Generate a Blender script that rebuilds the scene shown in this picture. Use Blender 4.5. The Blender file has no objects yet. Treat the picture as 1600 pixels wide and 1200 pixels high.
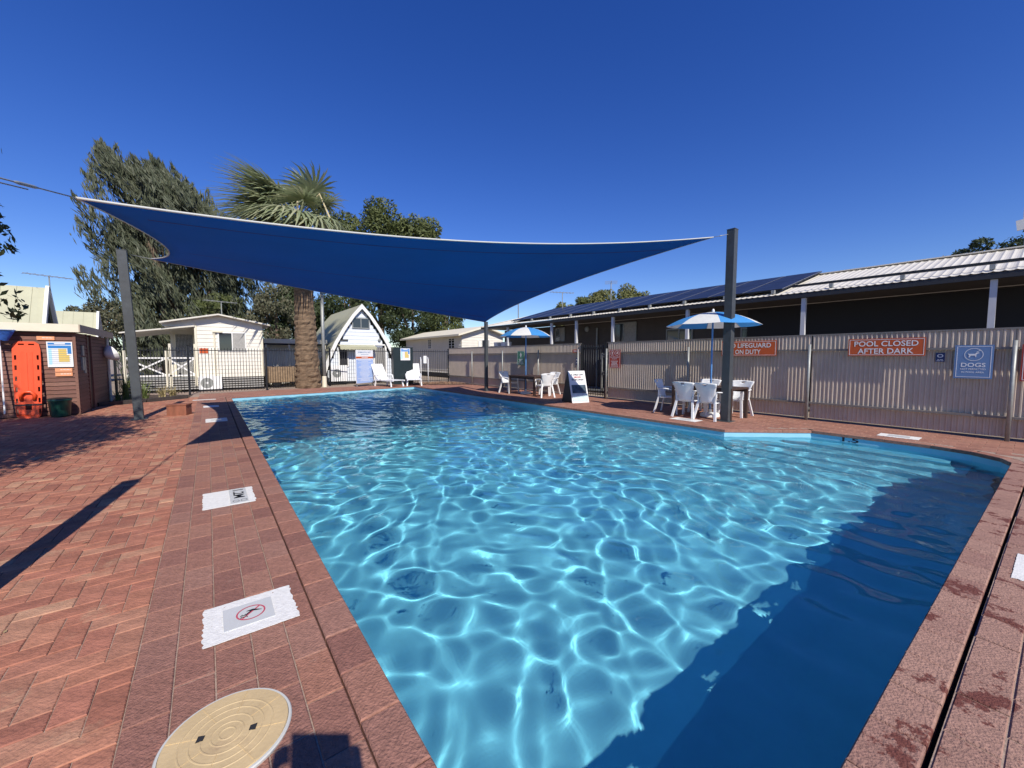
import bpy, bmesh, math, random
import numpy as np
from mathutils import Vector, Matrix
from mathutils.geometry import tessellate_polygon
R = math.radians
S = bpy.context.scene
random.seed(7); RNG = np.random.default_rng(7)

# ------------------------------------------------------------------ camera, sky, sun
cd = bpy.data.cameras.new('camera'); cam = bpy.data.objects.new('camera', cd); S.collection.objects.link(cam); S.camera = cam
cd.sensor_width = 36; cd.lens = 36 * 625 / 1600; cd.clip_start = 0.03; cd.clip_end = 3000
cam.location = (0, 0, 1.45); cam.rotation_euler = (R(90 - 3.89), 0, R(-37.19))
W = bpy.data.worlds.new('World'); S.world = W; W.use_nodes = True
wt = W.node_tree; sky = wt.nodes.new('ShaderNodeTexSky'); sky.sky_type = 'NISHITA'; sky.sun_disc = False
SUN_AZ, SUN_EL = 9.5, 42.0
sky.sun_elevation = R(SUN_EL); sky.sun_rotation = R(180 + SUN_AZ)
sky.altitude = 0; sky.air_density = 1.0; sky.dust_density = 0.0; sky.ozone_density = 5.0
gam = wt.nodes.new('ShaderNodeGamma'); gam.inputs[1].default_value = 1.25
hs = wt.nodes.new('ShaderNodeHueSaturation'); hs.inputs['Saturation'].default_value = 1.27; hs.inputs['Hue'].default_value = .523
wt.links.new(sky.outputs[0], hs.inputs['Color']); wt.links.new(hs.outputs[0], wt.nodes['Background'].inputs[0])
wt.nodes.remove(gam)
wt.nodes['Background'].inputs[1].default_value = 0.125
sl = bpy.data.lights.new('sun', 'SUN'); sl.energy = 5.0; sl.angle = R(0.5); sl.color = (1.0, 0.94, 0.86)
so = bpy.data.objects.new('sun', sl); S.collection.objects.link(so); so.rotation_euler = (R(90 - SUN_EL), 0, R(-SUN_AZ))
sl.cycles.is_caustics_light = True
vs = S.view_settings; vs.view_transform = 'Standard'; vs.look = 'None'; vs.exposure = 0.10; vs.gamma = 1; vs.use_curve_mapping = False
S.cycles.use_denoising = True; S.cycles.max_bounces = 8; S.cycles.transparent_max_bounces = 12; S.cycles.transmission_bounces = 6
S.cycles.sample_clamp_indirect = 4

# ------------------------------------------------------------------ helpers
def lin(r, g, b):
    f = lambda c: (c / 255 / 12.92) if c / 255 <= .04045 else ((c / 255 + .055) / 1.055) ** 2.4
    return (f(r), f(g), f(b))

def mat(name, col, rough=.7, var=.0, scale=8, bump=0., bscale=60, rnd=0., metal=0., spec=.5, cols=None, stain=None, coord='Object', trans=0., stretch=None):
    """principled material; var = noise tone variation, rnd = per piece variation, cols = ramp of piece colours, stain=(col,scale,lo,hi)"""
    m = bpy.data.materials.new(name); m.use_nodes = True; t = m.node_tree; n, L = t.nodes, t.links
    b = n['Principled BSDF']; b.inputs['Roughness'].default_value = rough; b.inputs['Metallic'].default_value = metal
    b.inputs['Specular IOR Level'].default_value = spec
    tc = n.new('ShaderNodeTexCoord'); co = tc.outputs[coord]
    if coord == 'World':
        pass
    if stretch:
        mp = n.new('ShaderNodeMapping'); mp.inputs['Scale'].default_value = stretch; L.new(co, mp.inputs[0]); co = mp.outputs[0]
    cur = None
    if cols or rnd:
        oi = n.new('ShaderNodeObjectInfo'); ge = n.new('ShaderNodeNewGeometry')
        ad = n.new('ShaderNodeMath'); ad.operation = 'ADD'; L.new(oi.outputs['Random'], ad.inputs[0]); L.new(ge.outputs['Random Per Island'], ad.inputs[1])
        fr = n.new('ShaderNodeMath'); fr.operation = 'FRACT'; L.new(ad.outputs[0], fr.inputs[0])
    if cols:
        rp = n.new('ShaderNodeValToRGB'); L.new(fr.outputs[0], rp.inputs[0]); e = rp.color_ramp.elements
        rp.color_ramp.interpolation = 'LINEAR'
        while len(e) < len(cols): e.new(0.5)
        for i, c in enumerate(cols): e[i].position = i / (len(cols) - 1); e[i].color = (*c, 1)
        cur = rp.outputs[0]
    else:
        rg = n.new('ShaderNodeRGB'); rg.outputs[0].default_value = (*col, 1); cur = rg.outputs[0]
    def mul(c, fac):
        v = n.new('ShaderNodeVectorMath'); v.operation = 'SCALE'; L.new(c, v.inputs[0]); L.new(fac, v.inputs['Scale']); return v.outputs[0]
    def mapr(x, a, b_, lo=0., hi=1.):
        r = n.new('ShaderNodeMapRange'); L.new(x, r.inputs[0]); r.inputs[1].default_value = lo; r.inputs[2].default_value = hi
        r.inputs[3].default_value = a; r.inputs[4].default_value = b_; return r.outputs[0]
    if rnd: cur = mul(cur, mapr(fr.outputs[0], 1 - rnd, 1 + rnd))
    if var:
        nz = n.new('ShaderNodeTexNoise'); nz.inputs['Scale'].default_value = scale; nz.inputs['Detail'].default_value = 6; nz.inputs['Roughness'].default_value = .65
        L.new(co, nz.inputs['Vector']); cur = mul(cur, mapr(nz.outputs[0], 1 - var, 1 + var, .3, .7))
    if stain:
        sc, ss, lo, hi = stain
        nz = n.new('ShaderNodeTexNoise'); nz.inputs['Scale'].default_value = ss; nz.inputs['Detail'].default_value = 7; nz.inputs['Roughness'].default_value = .7
        ge2 = n.new('ShaderNodeNewGeometry'); L.new(ge2.outputs['Position'], nz.inputs['Vector'])
        mx = n.new('ShaderNodeMix'); mx.data_type = 'RGBA'; L.new(mapr(nz.outputs[0], 0, 1, lo, hi), mx.inputs[0])
        L.new(cur, mx.inputs[6]); mx.inputs[7].default_value = (*sc, 1); cur = mx.outputs[2]
    L.new(cur, b.inputs['Base Color'])
    if bump:
        nb = n.new('ShaderNodeTexNoise'); nb.inputs['Scale'].default_value = bscale; nb.inputs['Detail'].default_value = 5
        L.new(co, nb.inputs['Vector']); bp = n.new('ShaderNodeBump'); bp.inputs['Strength'].default_value = bump; bp.inputs['Distance'].default_value = .01
        L.new(nb.outputs[0], bp.inputs['Height']); L.new(bp.outputs[0], b.inputs['Normal'])
    if trans:
        o = n['Material Output']; tr = n.new('ShaderNodeBsdfTranslucent'); L.new(cur, tr.inputs[0])
        ms = n.new('ShaderNodeMixShader'); ms.inputs[0].default_value = trans; L.new(b.outputs[0], ms.inputs[1]); L.new(tr.outputs[0], ms.inputs[2]); L.new(ms.outputs[0], o.inputs[0])
    return m

def link(o, parent=None):
    S.collection.objects.link(o)
    if parent: o.parent = parent
    return o

def tag(o, label=None, cat=None, group=None, kind=None):
    if label: o['label'] = label
    if cat: o['category'] = cat
    if group: o['group'] = group
    if kind: o['kind'] = kind
    return o

def thing(name, label, cat, loc=(0, 0, 0), rz=0, group=None):
    e = bpy.data.objects.new(name, None); e.empty_display_size = .2; link(e); e.location = loc; e.rotation_euler = (0, 0, R(rz))
    return tag(e, label, cat, group)

def kids(o): return [c for c in S.collection.objects if c.parent == o]

def copy_tree(root, loc, rz=0, label=None, scale=None, group=None):
    allo = list(S.collection.objects)
    r = root.copy(); link(r); r.location = loc; r.rotation_euler = (0, 0, R(rz))
    if scale: r.scale = scale
    if label: r['label'] = label
    if group: r['group'] = group
    for ch in [c for c in allo if c.parent == root]:
        c = ch.copy(); link(c); c.parent = r
        for g in [q for q in allo if q.parent == ch]:
            d = g.copy(); link(d); d.parent = c
    return r

class MB:
    def __init__(s): s.v = []; s.f = []
    def add(s, v, f):
        k = len(s.v); s.v += [tuple(p) for p in v]; s.f += [tuple(i + k for i in q) for q in f]; return s
    def bx(s, x0, x1, y0, y1, z0, z1):
        return s.add([(x0, y0, z0), (x1, y0, z0), (x1, y1, z0), (x0, y1, z0), (x0, y0, z1), (x1, y0, z1), (x1, y1, z1), (x0, y1, z1)],
                     [(3, 2, 1, 0), (4, 5, 6, 7), (0, 1, 5, 4), (1, 2, 6, 5), (2, 3, 7, 6), (3, 0, 4, 7)])
    def beam(s, a, b, w, h, up=(0, 0, 1)):
        a, b = Vector(a), Vector(b); d = (b - a).normalized(); u = Vector(up)
        if abs(d.dot(u)) > .99: u = Vector((0, 1, 0))
        x = d.cross(u).normalized(); z = x.cross(d).normalized(); x *= w / 2; z *= h / 2
        v = [a - x - z, a + x - z, a + x + z, a - x + z, b - x - z, b + x - z, b + x + z, b - x + z]
        return s.add(v, [(0, 1, 2, 3), (7, 6, 5, 4), (0, 4, 5, 1), (1, 5, 6, 2), (2, 6, 7, 3), (3, 7, 4, 0)])
    def tube(s, pts, r, n=8, cap=True):
        pts = [Vector(p) for p in pts]; rs = r if isinstance(r, (list, tuple)) else [r] * len(pts)
        rings = []; k = len(s.v); u = None
        for i, p in enumerate(pts):
            d = (pts[min(i + 1, len(pts) - 1)] - pts[max(i - 1, 0)]).normalized()
            if u is None: u = d.orthogonal().normalized()
            u = (u - d * u.dot(d)).normalized(); w = d.cross(u)
            for j in range(n):
                a = 2 * math.pi * j / n; s.v.append(tuple(p + (u * math.cos(a) + w * math.sin(a)) * rs[i]))
        for i in range(len(pts) - 1):
            for j in range(n):
                a, b = k + i * n + j, k + i * n + (j + 1) % n
                s.f.append((a, b, b + n, a + n))
        if cap: s.f.append(tuple(k + j for j in reversed(range(n)))); s.f.append(tuple(k + (len(pts) - 1) * n + j for j in range(n)))
        return s
    def lathe(s, prof, n=24, c=(0, 0, 0)):
        k = len(s.v)
        for r, z in prof:
            for j in range(n):
                a = 2 * math.pi * j / n; s.v.append((c[0] + r * math.cos(a), c[1] + r * math.sin(a), c[2] + z))
        for i in range(len(prof) - 1):
            for j in range(n):
                a, b = k + i * n + j, k + i * n + (j + 1) % n; s.f.append((a, b, b + n, a + n))
        s.f.append(tuple(k + j for j in reversed(range(n)))); s.f.append(tuple(k + (len(prof) - 1) * n + j for j in range(n)))
        return s
    def prism(s, poly, z0, z1, plane='xy'):
        n = len(poly); P = {'xy': lambda a, b, c: (a, b, c), 'xz': lambda a, b, c: (a, c, b), 'yz': lambda a, b, c: (c, a, b)}[plane]
        v = [P(a, b, z0) for a, b in poly] + [P(a, b, z1) for a, b in poly]
        f = [tuple(reversed(range(n))), tuple(range(n, 2 * n))] + [(i, (i + 1) % n, (i + 1) % n + n, i + n) for i in range(n)]
        return s.add(v, f)
    def grid(s, fn, nu, nv, skip=None):
        k = len(s.v)
        for j in range(nv + 1):
            for i in range(nu + 1): s.v.append(tuple(fn(i / nu, j / nv)))
        for j in range(nv):
            for i in range(nu):
                if skip and skip(i, j): continue
                a = k + j * (nu + 1) + i; s.f.append((a, a + 1, a + nu + 2, a + nu + 1))
        return s
    def mesh(s, name, m=None, smooth=False, fix=True):
        me = bpy.data.meshes.new(name); me.from_pydata(s.v, [], s.f)
        if fix:
            b = bmesh.new(); b.from_mesh(me); bmesh.ops.recalc_face_normals(b, faces=b.faces); b.to_mesh(me); b.free()
        if m: me.materials.append(m)
        if smooth: me.polygons.foreach_set('use_smooth', [True] * len(me.polygons))
        return me
    def build(s, name, m, parent=None, smooth=False, world=False, fix=True):
        o = bpy.data.objects.new(name, s.mesh(name, m, smooth, fix)); link(o, parent)
        if world and parent: o.matrix_parent_inverse = (Matrix.Translation(parent.location) @ parent.rotation_euler.to_matrix().to_4x4()).inverted()
        return o

def mod(o, typ, **k):
    m = o.modifiers.new(typ.lower(), typ)
    for a, b in k.items(): setattr(m, a, b)
    return o

def npmesh(name, V, F, m, parent=None, smooth=False, kind=None):
    me = bpy.data.meshes.new(name); V = np.asarray(V, np.float32); F = np.asarray(F, np.int32); q = F.shape[1]
    me.vertices.add(len(V)); me.vertices.foreach_set('co', V.ravel()); me.loops.add(F.size); me.loops.foreach_set('vertex_index', F.ravel())
    me.polygons.add(len(F)); me.polygons.foreach_set('loop_start', np.arange(len(F), dtype=np.int32) * q); me.update(calc_edges=True); me.validate()
    me.materials.append(m)
    if smooth: me.polygons.foreach_set('use_smooth', np.ones(len(F), bool))
    o = bpy.data.objects.new(name, me); link(o, parent)
    if kind: o['kind'] = kind
    return o

def text_mesh(txt, size, m, bold=.0):
    c = bpy.data.curves.new('lettering', 'FONT'); c.body = txt; c.size = size; c.align_x = 'CENTER'; c.align_y = 'CENTER'; c.offset = bold; c.resolution_u = 3; c.space_line = .92
    o = bpy.data.objects.new('lettering', c); S.collection.objects.link(o)
    dg = bpy.context.evaluated_depsgraph_get(); me = bpy.data.meshes.new_from_object(o.evaluated_get(dg)); me.materials.clear(); me.materials.append(m)
    S.collection.objects.unlink(o); bpy.data.objects.remove(o); return me
def lettering(txt, m, w, h, parent, loc, bold=.0, rot=(R(90), 0, 0), name='lettering'):
    me = text_mesh(txt, 1, m, bold); xs = [v.co.x for v in me.vertices]; ys = [v.co.y for v in me.vertices]
    sx, sy = w / (max(xs) - min(xs)), h / (max(ys) - min(ys)); cx, cy = (max(xs) + min(xs)) / 2, (max(ys) + min(ys)) / 2
    for v in me.vertices: v.co.x = (v.co.x - cx) * sx; v.co.y = (v.co.y - cy) * sy
    o = bpy.data.objects.new(name, me); link(o, parent); o.location = loc; o.rotation_euler = rot; return o

# ------------------------------------------------------------------ materials
FIELD = [(0.265, 0.102, 0.063), (0.381, 0.15, 0.089), (0.328, 0.126, 0.075), (0.424, 0.186, 0.109), (0.35, 0.138, 0.086), (0.446, 0.24, 0.143), (0.297, 0.114, 0.071), (0.393, 0.156, 0.097)]
BORD = [(0.27, 0.127, 0.09), (0.322, 0.154, 0.104), (0.234, 0.104, 0.075), (0.312, 0.159, 0.113), (0.333, 0.151, 0.096), (0.26, 0.119, 0.086)]
M = {}
M['field'] = mat('field_brick', None, .85, .28, 9, .8, 55, cols=FIELD, stain=((.46, .30, .18), 2.6, .56, .78))
M['border'] = mat('border_brick', None, .8, .30, 26, .9, 85, cols=BORD, stain=((.36, .25, .19), 7, .62, .85))
M['rightbrick'] = mat('right_brick', None, .8, .25, 22, .7, 85, cols=[(.28, .13, .085), (.34, .165, .11), (.27, .12, .08), (.36, .17, .115)], stain=((.34, .2, .14), 3, .55, .85))
M['wetbrick'] = mat('splashed_brick', None, .8, .28, 30, .9, 90, cols=[(.30, .165, .12), (.35, .20, .145), (.29, .155, .115)], stain=((.14, .04, .026), 3.3, .545, .575))
M['base'] = mat('joint_sand', (.34, .25, .19), .95, .3, 40, .5, 90)
M['soil'] = mat('garden_soil', (.07, .045, .03), 1, .5, 15, 1, 40)
M['ground'] = mat('dry_ground', (.30, .24, .18), 1, .25, .6, .5, 8, coord='Object')
M['white_pl'] = mat('white_plastic', (.82, .82, .80), .35, .05, 6)
M['white_paint'] = mat('white_paint', (.78, .77, .72), .7, .06, 12, .1, 40)
M['cream'] = mat('cream_paint', (.74, .68, .52), .6, .06, 3)
M['clad'] = mat('white_cladding', (.74, .70, .60), .6, .06, 2)
M['grey_steel'] = mat('dark_grey_steel', (.058, .065, .07), .5, .2, 6, .15, 60, spec=.4)
M['galv'] = mat('galvanised', (.30, .31, .29), .5, .15, 12, metal=.3)
M['fence'] = mat('fence_sheet', (.52, .43, .34), .5, .10, 3, .05, 30)
M['rail'] = mat('fence_rail', (.20, .18, .16), .5, .1, 8)
M['black'] = mat('black_powdercoat', (.012, .013, .015), .45)
M['dark'] = mat('dark_fill', (.02, .02, .022), .8)  # near-black; also carries the painted shade of openings and holes
M['glass'] = mat('window_glass', (.03, .035, .04), .08, spec=.8)
M['blue_um'] = mat('blue_canvas', lin(70, 150, 215), .8, .05, 10, trans=.25)
M['white_um'] = mat('white_canvas', (.80, .80, .74), .8, .05, 10, trans=.25)
M['navy'] = mat('blue_pole', lin(95, 150, 210), .4)
M['table'] = mat('brown_wicker', (.055, .03, .022), .6, .2, 60, .6, 120)
M['orange'] = mat('orange_plastic', (.80, .085, .02), .38, .06, 6)
M['olive'] = mat('olive_roof', (.42, .41, .27), .6, .08, 1.5)
M['roofwhite'] = mat('white_roof', (.66, .62, .52), .5, .08, 2)
M['shed'] = mat('brown_board', None, .7, .25, 7, .4, 40, cols=[(.15, .062, .042), (.19, .085, .06), (.17, .07, .048), (.21, .10, .07)], stretch=(1, 1, 6))
M['trunk'] = mat('bark', (.14, .10, .07), .95, .4, 6, 1, 20)
M['signorange'] = mat('orange_sign', (.55, .095, .02), .45, .05, 9)
M['signred'] = mat('red_sign', (.42, .045, .025), .45)
M['signblue'] = mat('blue_sign', (.13, .23, .42), .4, .05, 8)
M['signnavy'] = mat('navy_sign', (.012, .03, .13), .4)
M['signgreen'] = mat('green_sign', (.05, .22, .13), .4)
M['print'] = mat('white_print', (.80, .80, .78), .5)
M['blackprint'] = mat('black_print', (.015, .015, .02), .5)

# ------------------------------------------------------------------ setting: pool outline
POOL = [(.575, .37), (8.72, .15), (9.02, .26), (9.28, .55), (9.41, 1.0), (9.45, 1.6), (9.45, 2.66), (8.17, 3.74), (8.15, 18.86), (.60, 17.63)]
def inpoly(x, y, P=POOL):
    c = False; n = len(P)
    for i in range(n):
        (x1, y1), (x2, y2) = P[i], P[(i + 1) % n]
        if (y1 > y) != (y2 > y) and x < (x2 - x1) * (y - y1) / (y2 - y1) + x1: c = not c
    return c
def pdist(x, y, P=POOL):
    best = 9e9
    for i in range(len(P)):
        a, b = Vector(P[i]), Vector(P[(i + 1) % len(P)]); p = Vector((x, y)); d = b - a
        t = max(0, min(1, (p - a).dot(d) / d.dot(d))); best = min(best, (p - a - d * t).length)
    return best

def holed(outer, inner, z):
    tri = tessellate_polygon([[Vector((*p, 0)) for p in outer], [Vector((*p, 0)) for p in inner]])
    return [(*p, z) for p in outer + inner], [tuple(t) for t in tri]
RECT = [(-14, -4), (11.4, -4), (11.4, 21.3), (-14, 21.3)]
def offset(P, d):
    out = []; m = len(P)
    for i in range(m):
        a, b, c = Vector(P[i - 1]), Vector(P[i]), Vector(P[(i + 1) % m]); n1 = Vector(((b - a).y, -(b - a).x)).normalized(); n2 = Vector(((c - b).y, -(c - b).x)).normalized()
        h = (n1 + n2); h = h / max(h.length_squared / 2, .5); out.append(tuple(b + h * d))
    return out
v, f = holed(RECT, offset(POOL, .170), -.0075)
bed_ = MB().add(*holed(RECT, POOL, -.09)).build('bedding', mat('bedding_sand', (.05, .035, .03), 1)); tag(bed_, 'dark bedding under the bricks', kind='structure')
deck = MB().add(v, f).build('pool_deck', M['base']); tag(deck, 'red brick paved deck all round the swimming pool', kind='structure')
g = MB()
B = 1500
g.add([(-B, -B, -.05), (B, -B, -.05), (B, -4, -.05), (-B, -4, -.05)], [(0, 1, 2, 3)])
g.add([(-B, 21.3, -.05), (B, 21.3, -.05), (B, B, -.05), (-B, B, -.05)], [(0, 1, 2, 3)])
g.add([(-B, -4, -.05), (-14, -4, -.05), (-14, 21.3, -.05), (-B, 21.3, -.05)], [(0, 1, 2, 3)])
g.add([(11.4, -4, -.05), (B, -4, -.05), (B, 21.3, -.05), (11.4, 21.3, -.05)], [(0, 1, 2, 3)])
tag(g.build('ground', M['ground']), 'dry bare ground around the cabins beyond the fences', kind='structure')

# pool shell
paint = mat('pool_paint', (.285, .575, .69), .55, .06, 3)
DEPTH = -1.17
pool = thing('swimming_pool', 'light blue painted swimming pool shell', None, (0, 0, 0)); tag(pool, kind='structure'); del pool['label']
pool['label'] = 'long swimming pool with light blue painted walls and floor'
n = len(POOL)
sh = MB().add([(*p, DEPTH) for p in POOL] + [(*p, -.02) for p in POOL], [tuple(range(n))] + [(i, (i + 1) % n, (i + 1) % n + n, i + n) for i in range(n)])
shell = sh.build('shell', paint, pool); shell.cycles.is_caustics_receiver = True
for k, (xa, zt) in enumerate([(9.02, -.36), (8.66, -.62), (8.30, -.84), (7.94, -1.02)]):
    poly = [(xa, .75 - .2 * k if k < 2 else .3), (9.449, .75 - .2 * k if k < 2 else .3), (9.449, 2.64), (8.18, 3.70), (max(xa, 8.12), 3.70), (xa, 3.3 - .05 * k)]
    if xa > 8.2: poly = [(xa, poly[0][1]), (9.449 if k else 9.41, poly[0][1]), (9.449, 2.64), (xa, 2.64 + (9.449 - xa) * .84 - .01)]
    st = MB().prism(poly, DEPTH, zt).build('entry_step', paint, pool); st.cycles.is_caustics_receiver = True

# depth number on the right pool wall
nb = lettering('1.5', M['blackprint'], .24, .085, pool, (9.444, 2.05, -.095), .02, rot=(R(90), 0, R(-90)), name='depth_number')
# water
x0, x1, y0, y1 = .50, 9.53, .06, 18.95; stp = .021
nx, ny = int((x1 - x0) / stp), int((y1 - y0) / stp)
X, Y = np.meshgrid(np.linspace(x0, x1, nx), np.linspace(y0, y1, ny)); Z = np.zeros_like(X); wr = np.random.default_rng(21)
def ripples(A, lmin, lmax, n_, seed):
    wr = np.random.default_rng(seed); Z_ = np.zeros_like(X)
    WX = X + .10 * np.sin(2.1 * Y + 1.3 * np.sin(1.1 * X)); WY = Y + .10 * np.sin(1.9 * X + .7 + 1.1 * np.sin(.9 * Y))
    for i in range(n_):
        lam = lmin * (lmax / lmin) ** wr.uniform(0, 1); k = 2 * math.pi / lam; th = wr.uniform(0, 2 * math.pi); ph = wr.uniform(0, 6.28)
        Z_ += A * .030 / (k * k) * (lam / .7) ** .35 * np.sin(k * (WX * math.cos(th) + WY * math.sin(th)) + ph)
    return Z_
def parab(F_, a, axis, sgn, Wn=14):   # crests rounded by a paraboloid: they focus the sun on the floor without crossing rays
    out = F_.copy()
    for k in range(1, Wn + 1):
        c = .5 * a * (k * stp) ** 2
        for s_ in (k, -k):
            G_ = np.roll(F_, s_, axis) + sgn * c; out = np.minimum(out, G_) if sgn > 0 else np.maximum(out, G_)
    return out
KAP = .82
Z = ripples(8.2, .15, .54, 64, 12)
Z = parab(parab(parab(parab(Z, KAP / .40, 1, 1), KAP / .575, 0, 1), KAP / .40, 1, -1), KAP / .575, 0, -1) + ripples(.22, .12, .3, 40, 9)
Z -= Z.mean()
wr = np.random.default_rng(3); WX, WY = X + .1 * np.sin(2.1 * Y), Y + .1 * np.sin(1.9 * X)
far = np.clip((Y - 5.5) / 7, 0, 1) ** 1.3   # breezier chop towards the far end
for i in range(24):
    lam = .16 * (.75 / .16) ** wr.uniform(0, 1); k = 2 * math.pi / lam; th = wr.normal(.95, .5); ph = wr.uniform(0, 6.28)
    Z += far * .0032 * (lam / .4) * np.sin(k * (WX * math.cos(th) + WY * math.sin(th)) + ph)
Z -= .145
keep = np.zeros((ny - 1, nx - 1), bool)
xa_, ya_ = X[:-1, :-1], Y[:-1, :-1]; keep = (xa_ < 8.25) | (ya_ < 2.75) | ((xa_ - 8.15) < (3.80 - ya_) * 1.2)
jj, ii = np.nonzero(keep); base = jj * nx + ii
F = np.stack([base, base + 1, base + nx + 1, base + nx], 1)
wm = bpy.data.materials.new('pool_water'); wm.use_nodes = True; t = wm.node_tree; t.nodes.clear()
gl = t.nodes.new('ShaderNodeBsdfGlass'); gl.inputs['IOR'].default_value = 1.333; gl.inputs['Roughness'].default_value = 0; gl.inputs['Color'].default_value = (.72, .945, .965, 1)
ou = t.nodes.new('ShaderNodeOutputMaterial'); t.links.new(gl.outputs[0], ou.inputs[0])
water = npmesh('pool_water', np.stack([X, Y, Z], -1).reshape(-1, 3), F, wm, None, True)
water.cycles.is_caustics_caster = True; tag(water, 'rippled clear blue water of the swimming pool', kind='structure')

# ------------------------------------------------------------------ bricks and pavers
def paver_v(x0, x1, y0, y1, z, t=.05, b=.004, rot=None):
    v = [(x0, y0, z - t), (x1, y0, z - t), (x1, y1, z - t), (x0, y1, z - t), (x0, y0, z - b), (x1, y0, z - b), (x1, y1, z - b), (x0, y1, z - b),
         (x0 + b, y0 + b, z), (x1 - b, y0 + b, z), (x1 - b, y1 - b, z), (x0 + b, y1 - b, z)]
    if rot:
        c, s = math.cos(rot[2]), math.sin(rot[2]); v = [(rot[0] + (x - rot[0]) * c - (y - rot[1]) * s, rot[1] + (x - rot[0]) * s + (y - rot[1]) * c, zz) for x, y, zz in v]
    return v
PF = [(8, 9, 10, 11), (0, 1, 5, 4), (1, 2, 6, 5), (2, 3, 7, 6), (3, 0, 4, 7), (4, 5, 9, 8), (5, 6, 10, 9), (6, 7, 11, 10), (7, 4, 8, 11)]
camxy = Vector((0, 0)); hd = Vector((math.sin(R(37.19)), math.cos(R(37.19))))
def px_size(x, y, w):   # rough size in the photograph, to choose which pieces are built singly
    fwd = x * hd.x + y * hd.y; lat = x * hd.y - y * hd.x
    if fwd < .6: return 0
    px = 800 + 626 * lat / fwd; py = 557 + 1.45 * 626 / fwd
    if px < -60 or px > 1660 or py > 1260: return 0
    return 1 / fwd / fwd
def lay(name, rects, m, parent, limit=300, rot=None):
    """rects (x0,x1,y0,y1): the largest in view one object each, the rest one stuff part"""
    sc = []
    for r in rects:
        cx, cy = (r[0] + r[1]) / 2, (r[2] + r[3]) / 2
        if rot: c, s = math.cos(rot[2]), math.sin(rot[2]); cx, cy = rot[0] + (cx - rot[0]) * c - (cy - rot[1]) * s, rot[1] + (cx - rot[0]) * s + (cy - rot[1]) * c
        sc.append(px_size(cx, cy, 1))
    order = sorted(range(len(rects)), key=lambda i: -sc[i]); cache = {}; rest = MB()
    for q, i in enumerate(order):
        r = rects[i]; dz = random.uniform(-.0035, .0015); tz = random.uniform(-.006, .006)
        if q < limit and sc[i] > 0:
            w, h = round(r[1] - r[0], 3), round(r[3] - r[2], 3)
            if (w, h) not in cache:
                cache[(w, h)] = MB().add(paver_v(-w / 2, w / 2, -h / 2, h / 2, 0), PF).mesh(name, m)
            o = bpy.data.objects.new(name, cache[(w, h)]); link(o, parent)
            cx, cy = (r[0] + r[1]) / 2, (r[2] + r[3]) / 2; a = random.uniform(-.006, .006)
            if rot: c, s = math.cos(rot[2]), math.sin(rot[2]); cx, cy = rot[0] + (cx - rot[0]) * c - (cy - rot[1]) * s, rot[1] + (cx - rot[0]) * s + (cy - rot[1]) * c; a += rot[2]
            o.location = (cx, cy, dz); o.rotation_euler = (tz * .8, random.uniform(-.006, .006), a)
        else: rest.add(paver_v(*r, dz, rot=rot), PF)
    if rest.v:
        o = rest.build(name, m, parent, fix=False); o['kind'] = 'stuff'

u = .118; xr = -.331; gap = .0022
rects = []
for i in range(-75, 1):
    for j in range(-22, 165):
        k = (i + j) % 4; bx0 = xr + (i - 1) * u; by0 = .02 + j * u
        if k == 0: r = [bx0, bx0 + 2 * u, by0, by0 + u]
        elif k == 2: r = [bx0, bx0 + u, by0, by0 + 2 * u]
        else: continue
        r[1] = min(r[1], xr); r = [r[0] + gap, r[1] - gap, r[2] + gap, r[3] - gap]
        if r[1] - r[0] < .03: continue
        cx, cy = (r[0] + r[1]) / 2, (r[2] + r[3]) / 2
        lim = 14.72 if cx < -2.6 else 16.75 + (cx + 2.6) * .75
        if cy > lim or cx < -8.6: continue
        rects.append(r)
leftfield = rects
lay('brick', rects, M['field'], deck, 300)
rects = []
g2 = .0025
for c, (xa, xb) in enumerate([(-.331, -.181), (-.181, -.031), (-.031, .120), (.120, .271), (.271, .421)]):
    y = -1.2 + (.15 if c % 2 else 0)
    while y < 18.4:
        if not (c == 4 and y < -9): rects.append((xa + g2, xb - g2, y + g2, y + .298 - g2))
        y += .298
lay('border_paver', rects, M['border'], deck, 250)
rects = []
xs = 8.31; c = 0; xx = xs
while xx < 10.9:
    y = -2.8 + (.15 if c % 2 else 0)
    while y < 20.2:
        cx, cy = xx + .075, y + .15
        if not inpoly(cx, cy) and pdist(cx, cy) > .19 and (cy > .08 or cx > 9.8): rects.append((xx + g2, min(xx + .15, 10.98) - g2, y + g2, y + .298 - g2))
        y += .298
    xx += .15; c += 1
lay('deck_paver', rects, M['rightbrick'], deck, 300)
rects = []
for c in range(20):
    y = 17.2 + c * .15; x = -.32 + (.15 if c % 2 else 0)
    while x < 8.6:
        cx, cy = x + .15, y + .075
        if not inpoly(cx, cy) and pdist(cx, cy) > .19 and cy < 19.6 + .25 * (cx + .6) and (cx > -.3 and not (cx < .42 and cy < 18.4)): rects.append((x + g2, x + .298 - g2, y + g2, y + .15 - g2))
        x += .298
lay('far_paver', rects, M['border'], deck, 0)
rot = (1.74, .34, math.atan2(.15 - .37, 8.72 - .575))
rects = []
for c in range(14):
    y = .34 - .172 - .15 * (c + 1) + (-.002); x = .45 + (.15 if c % 2 else 0)
    while x < 9.75:
        rects.append((x + .003, x + .295, y + .003, y + .147)); x += .298
lay('splashed_paver', rects, M['wetbrick'], deck, 120, rot=rot)

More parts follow.
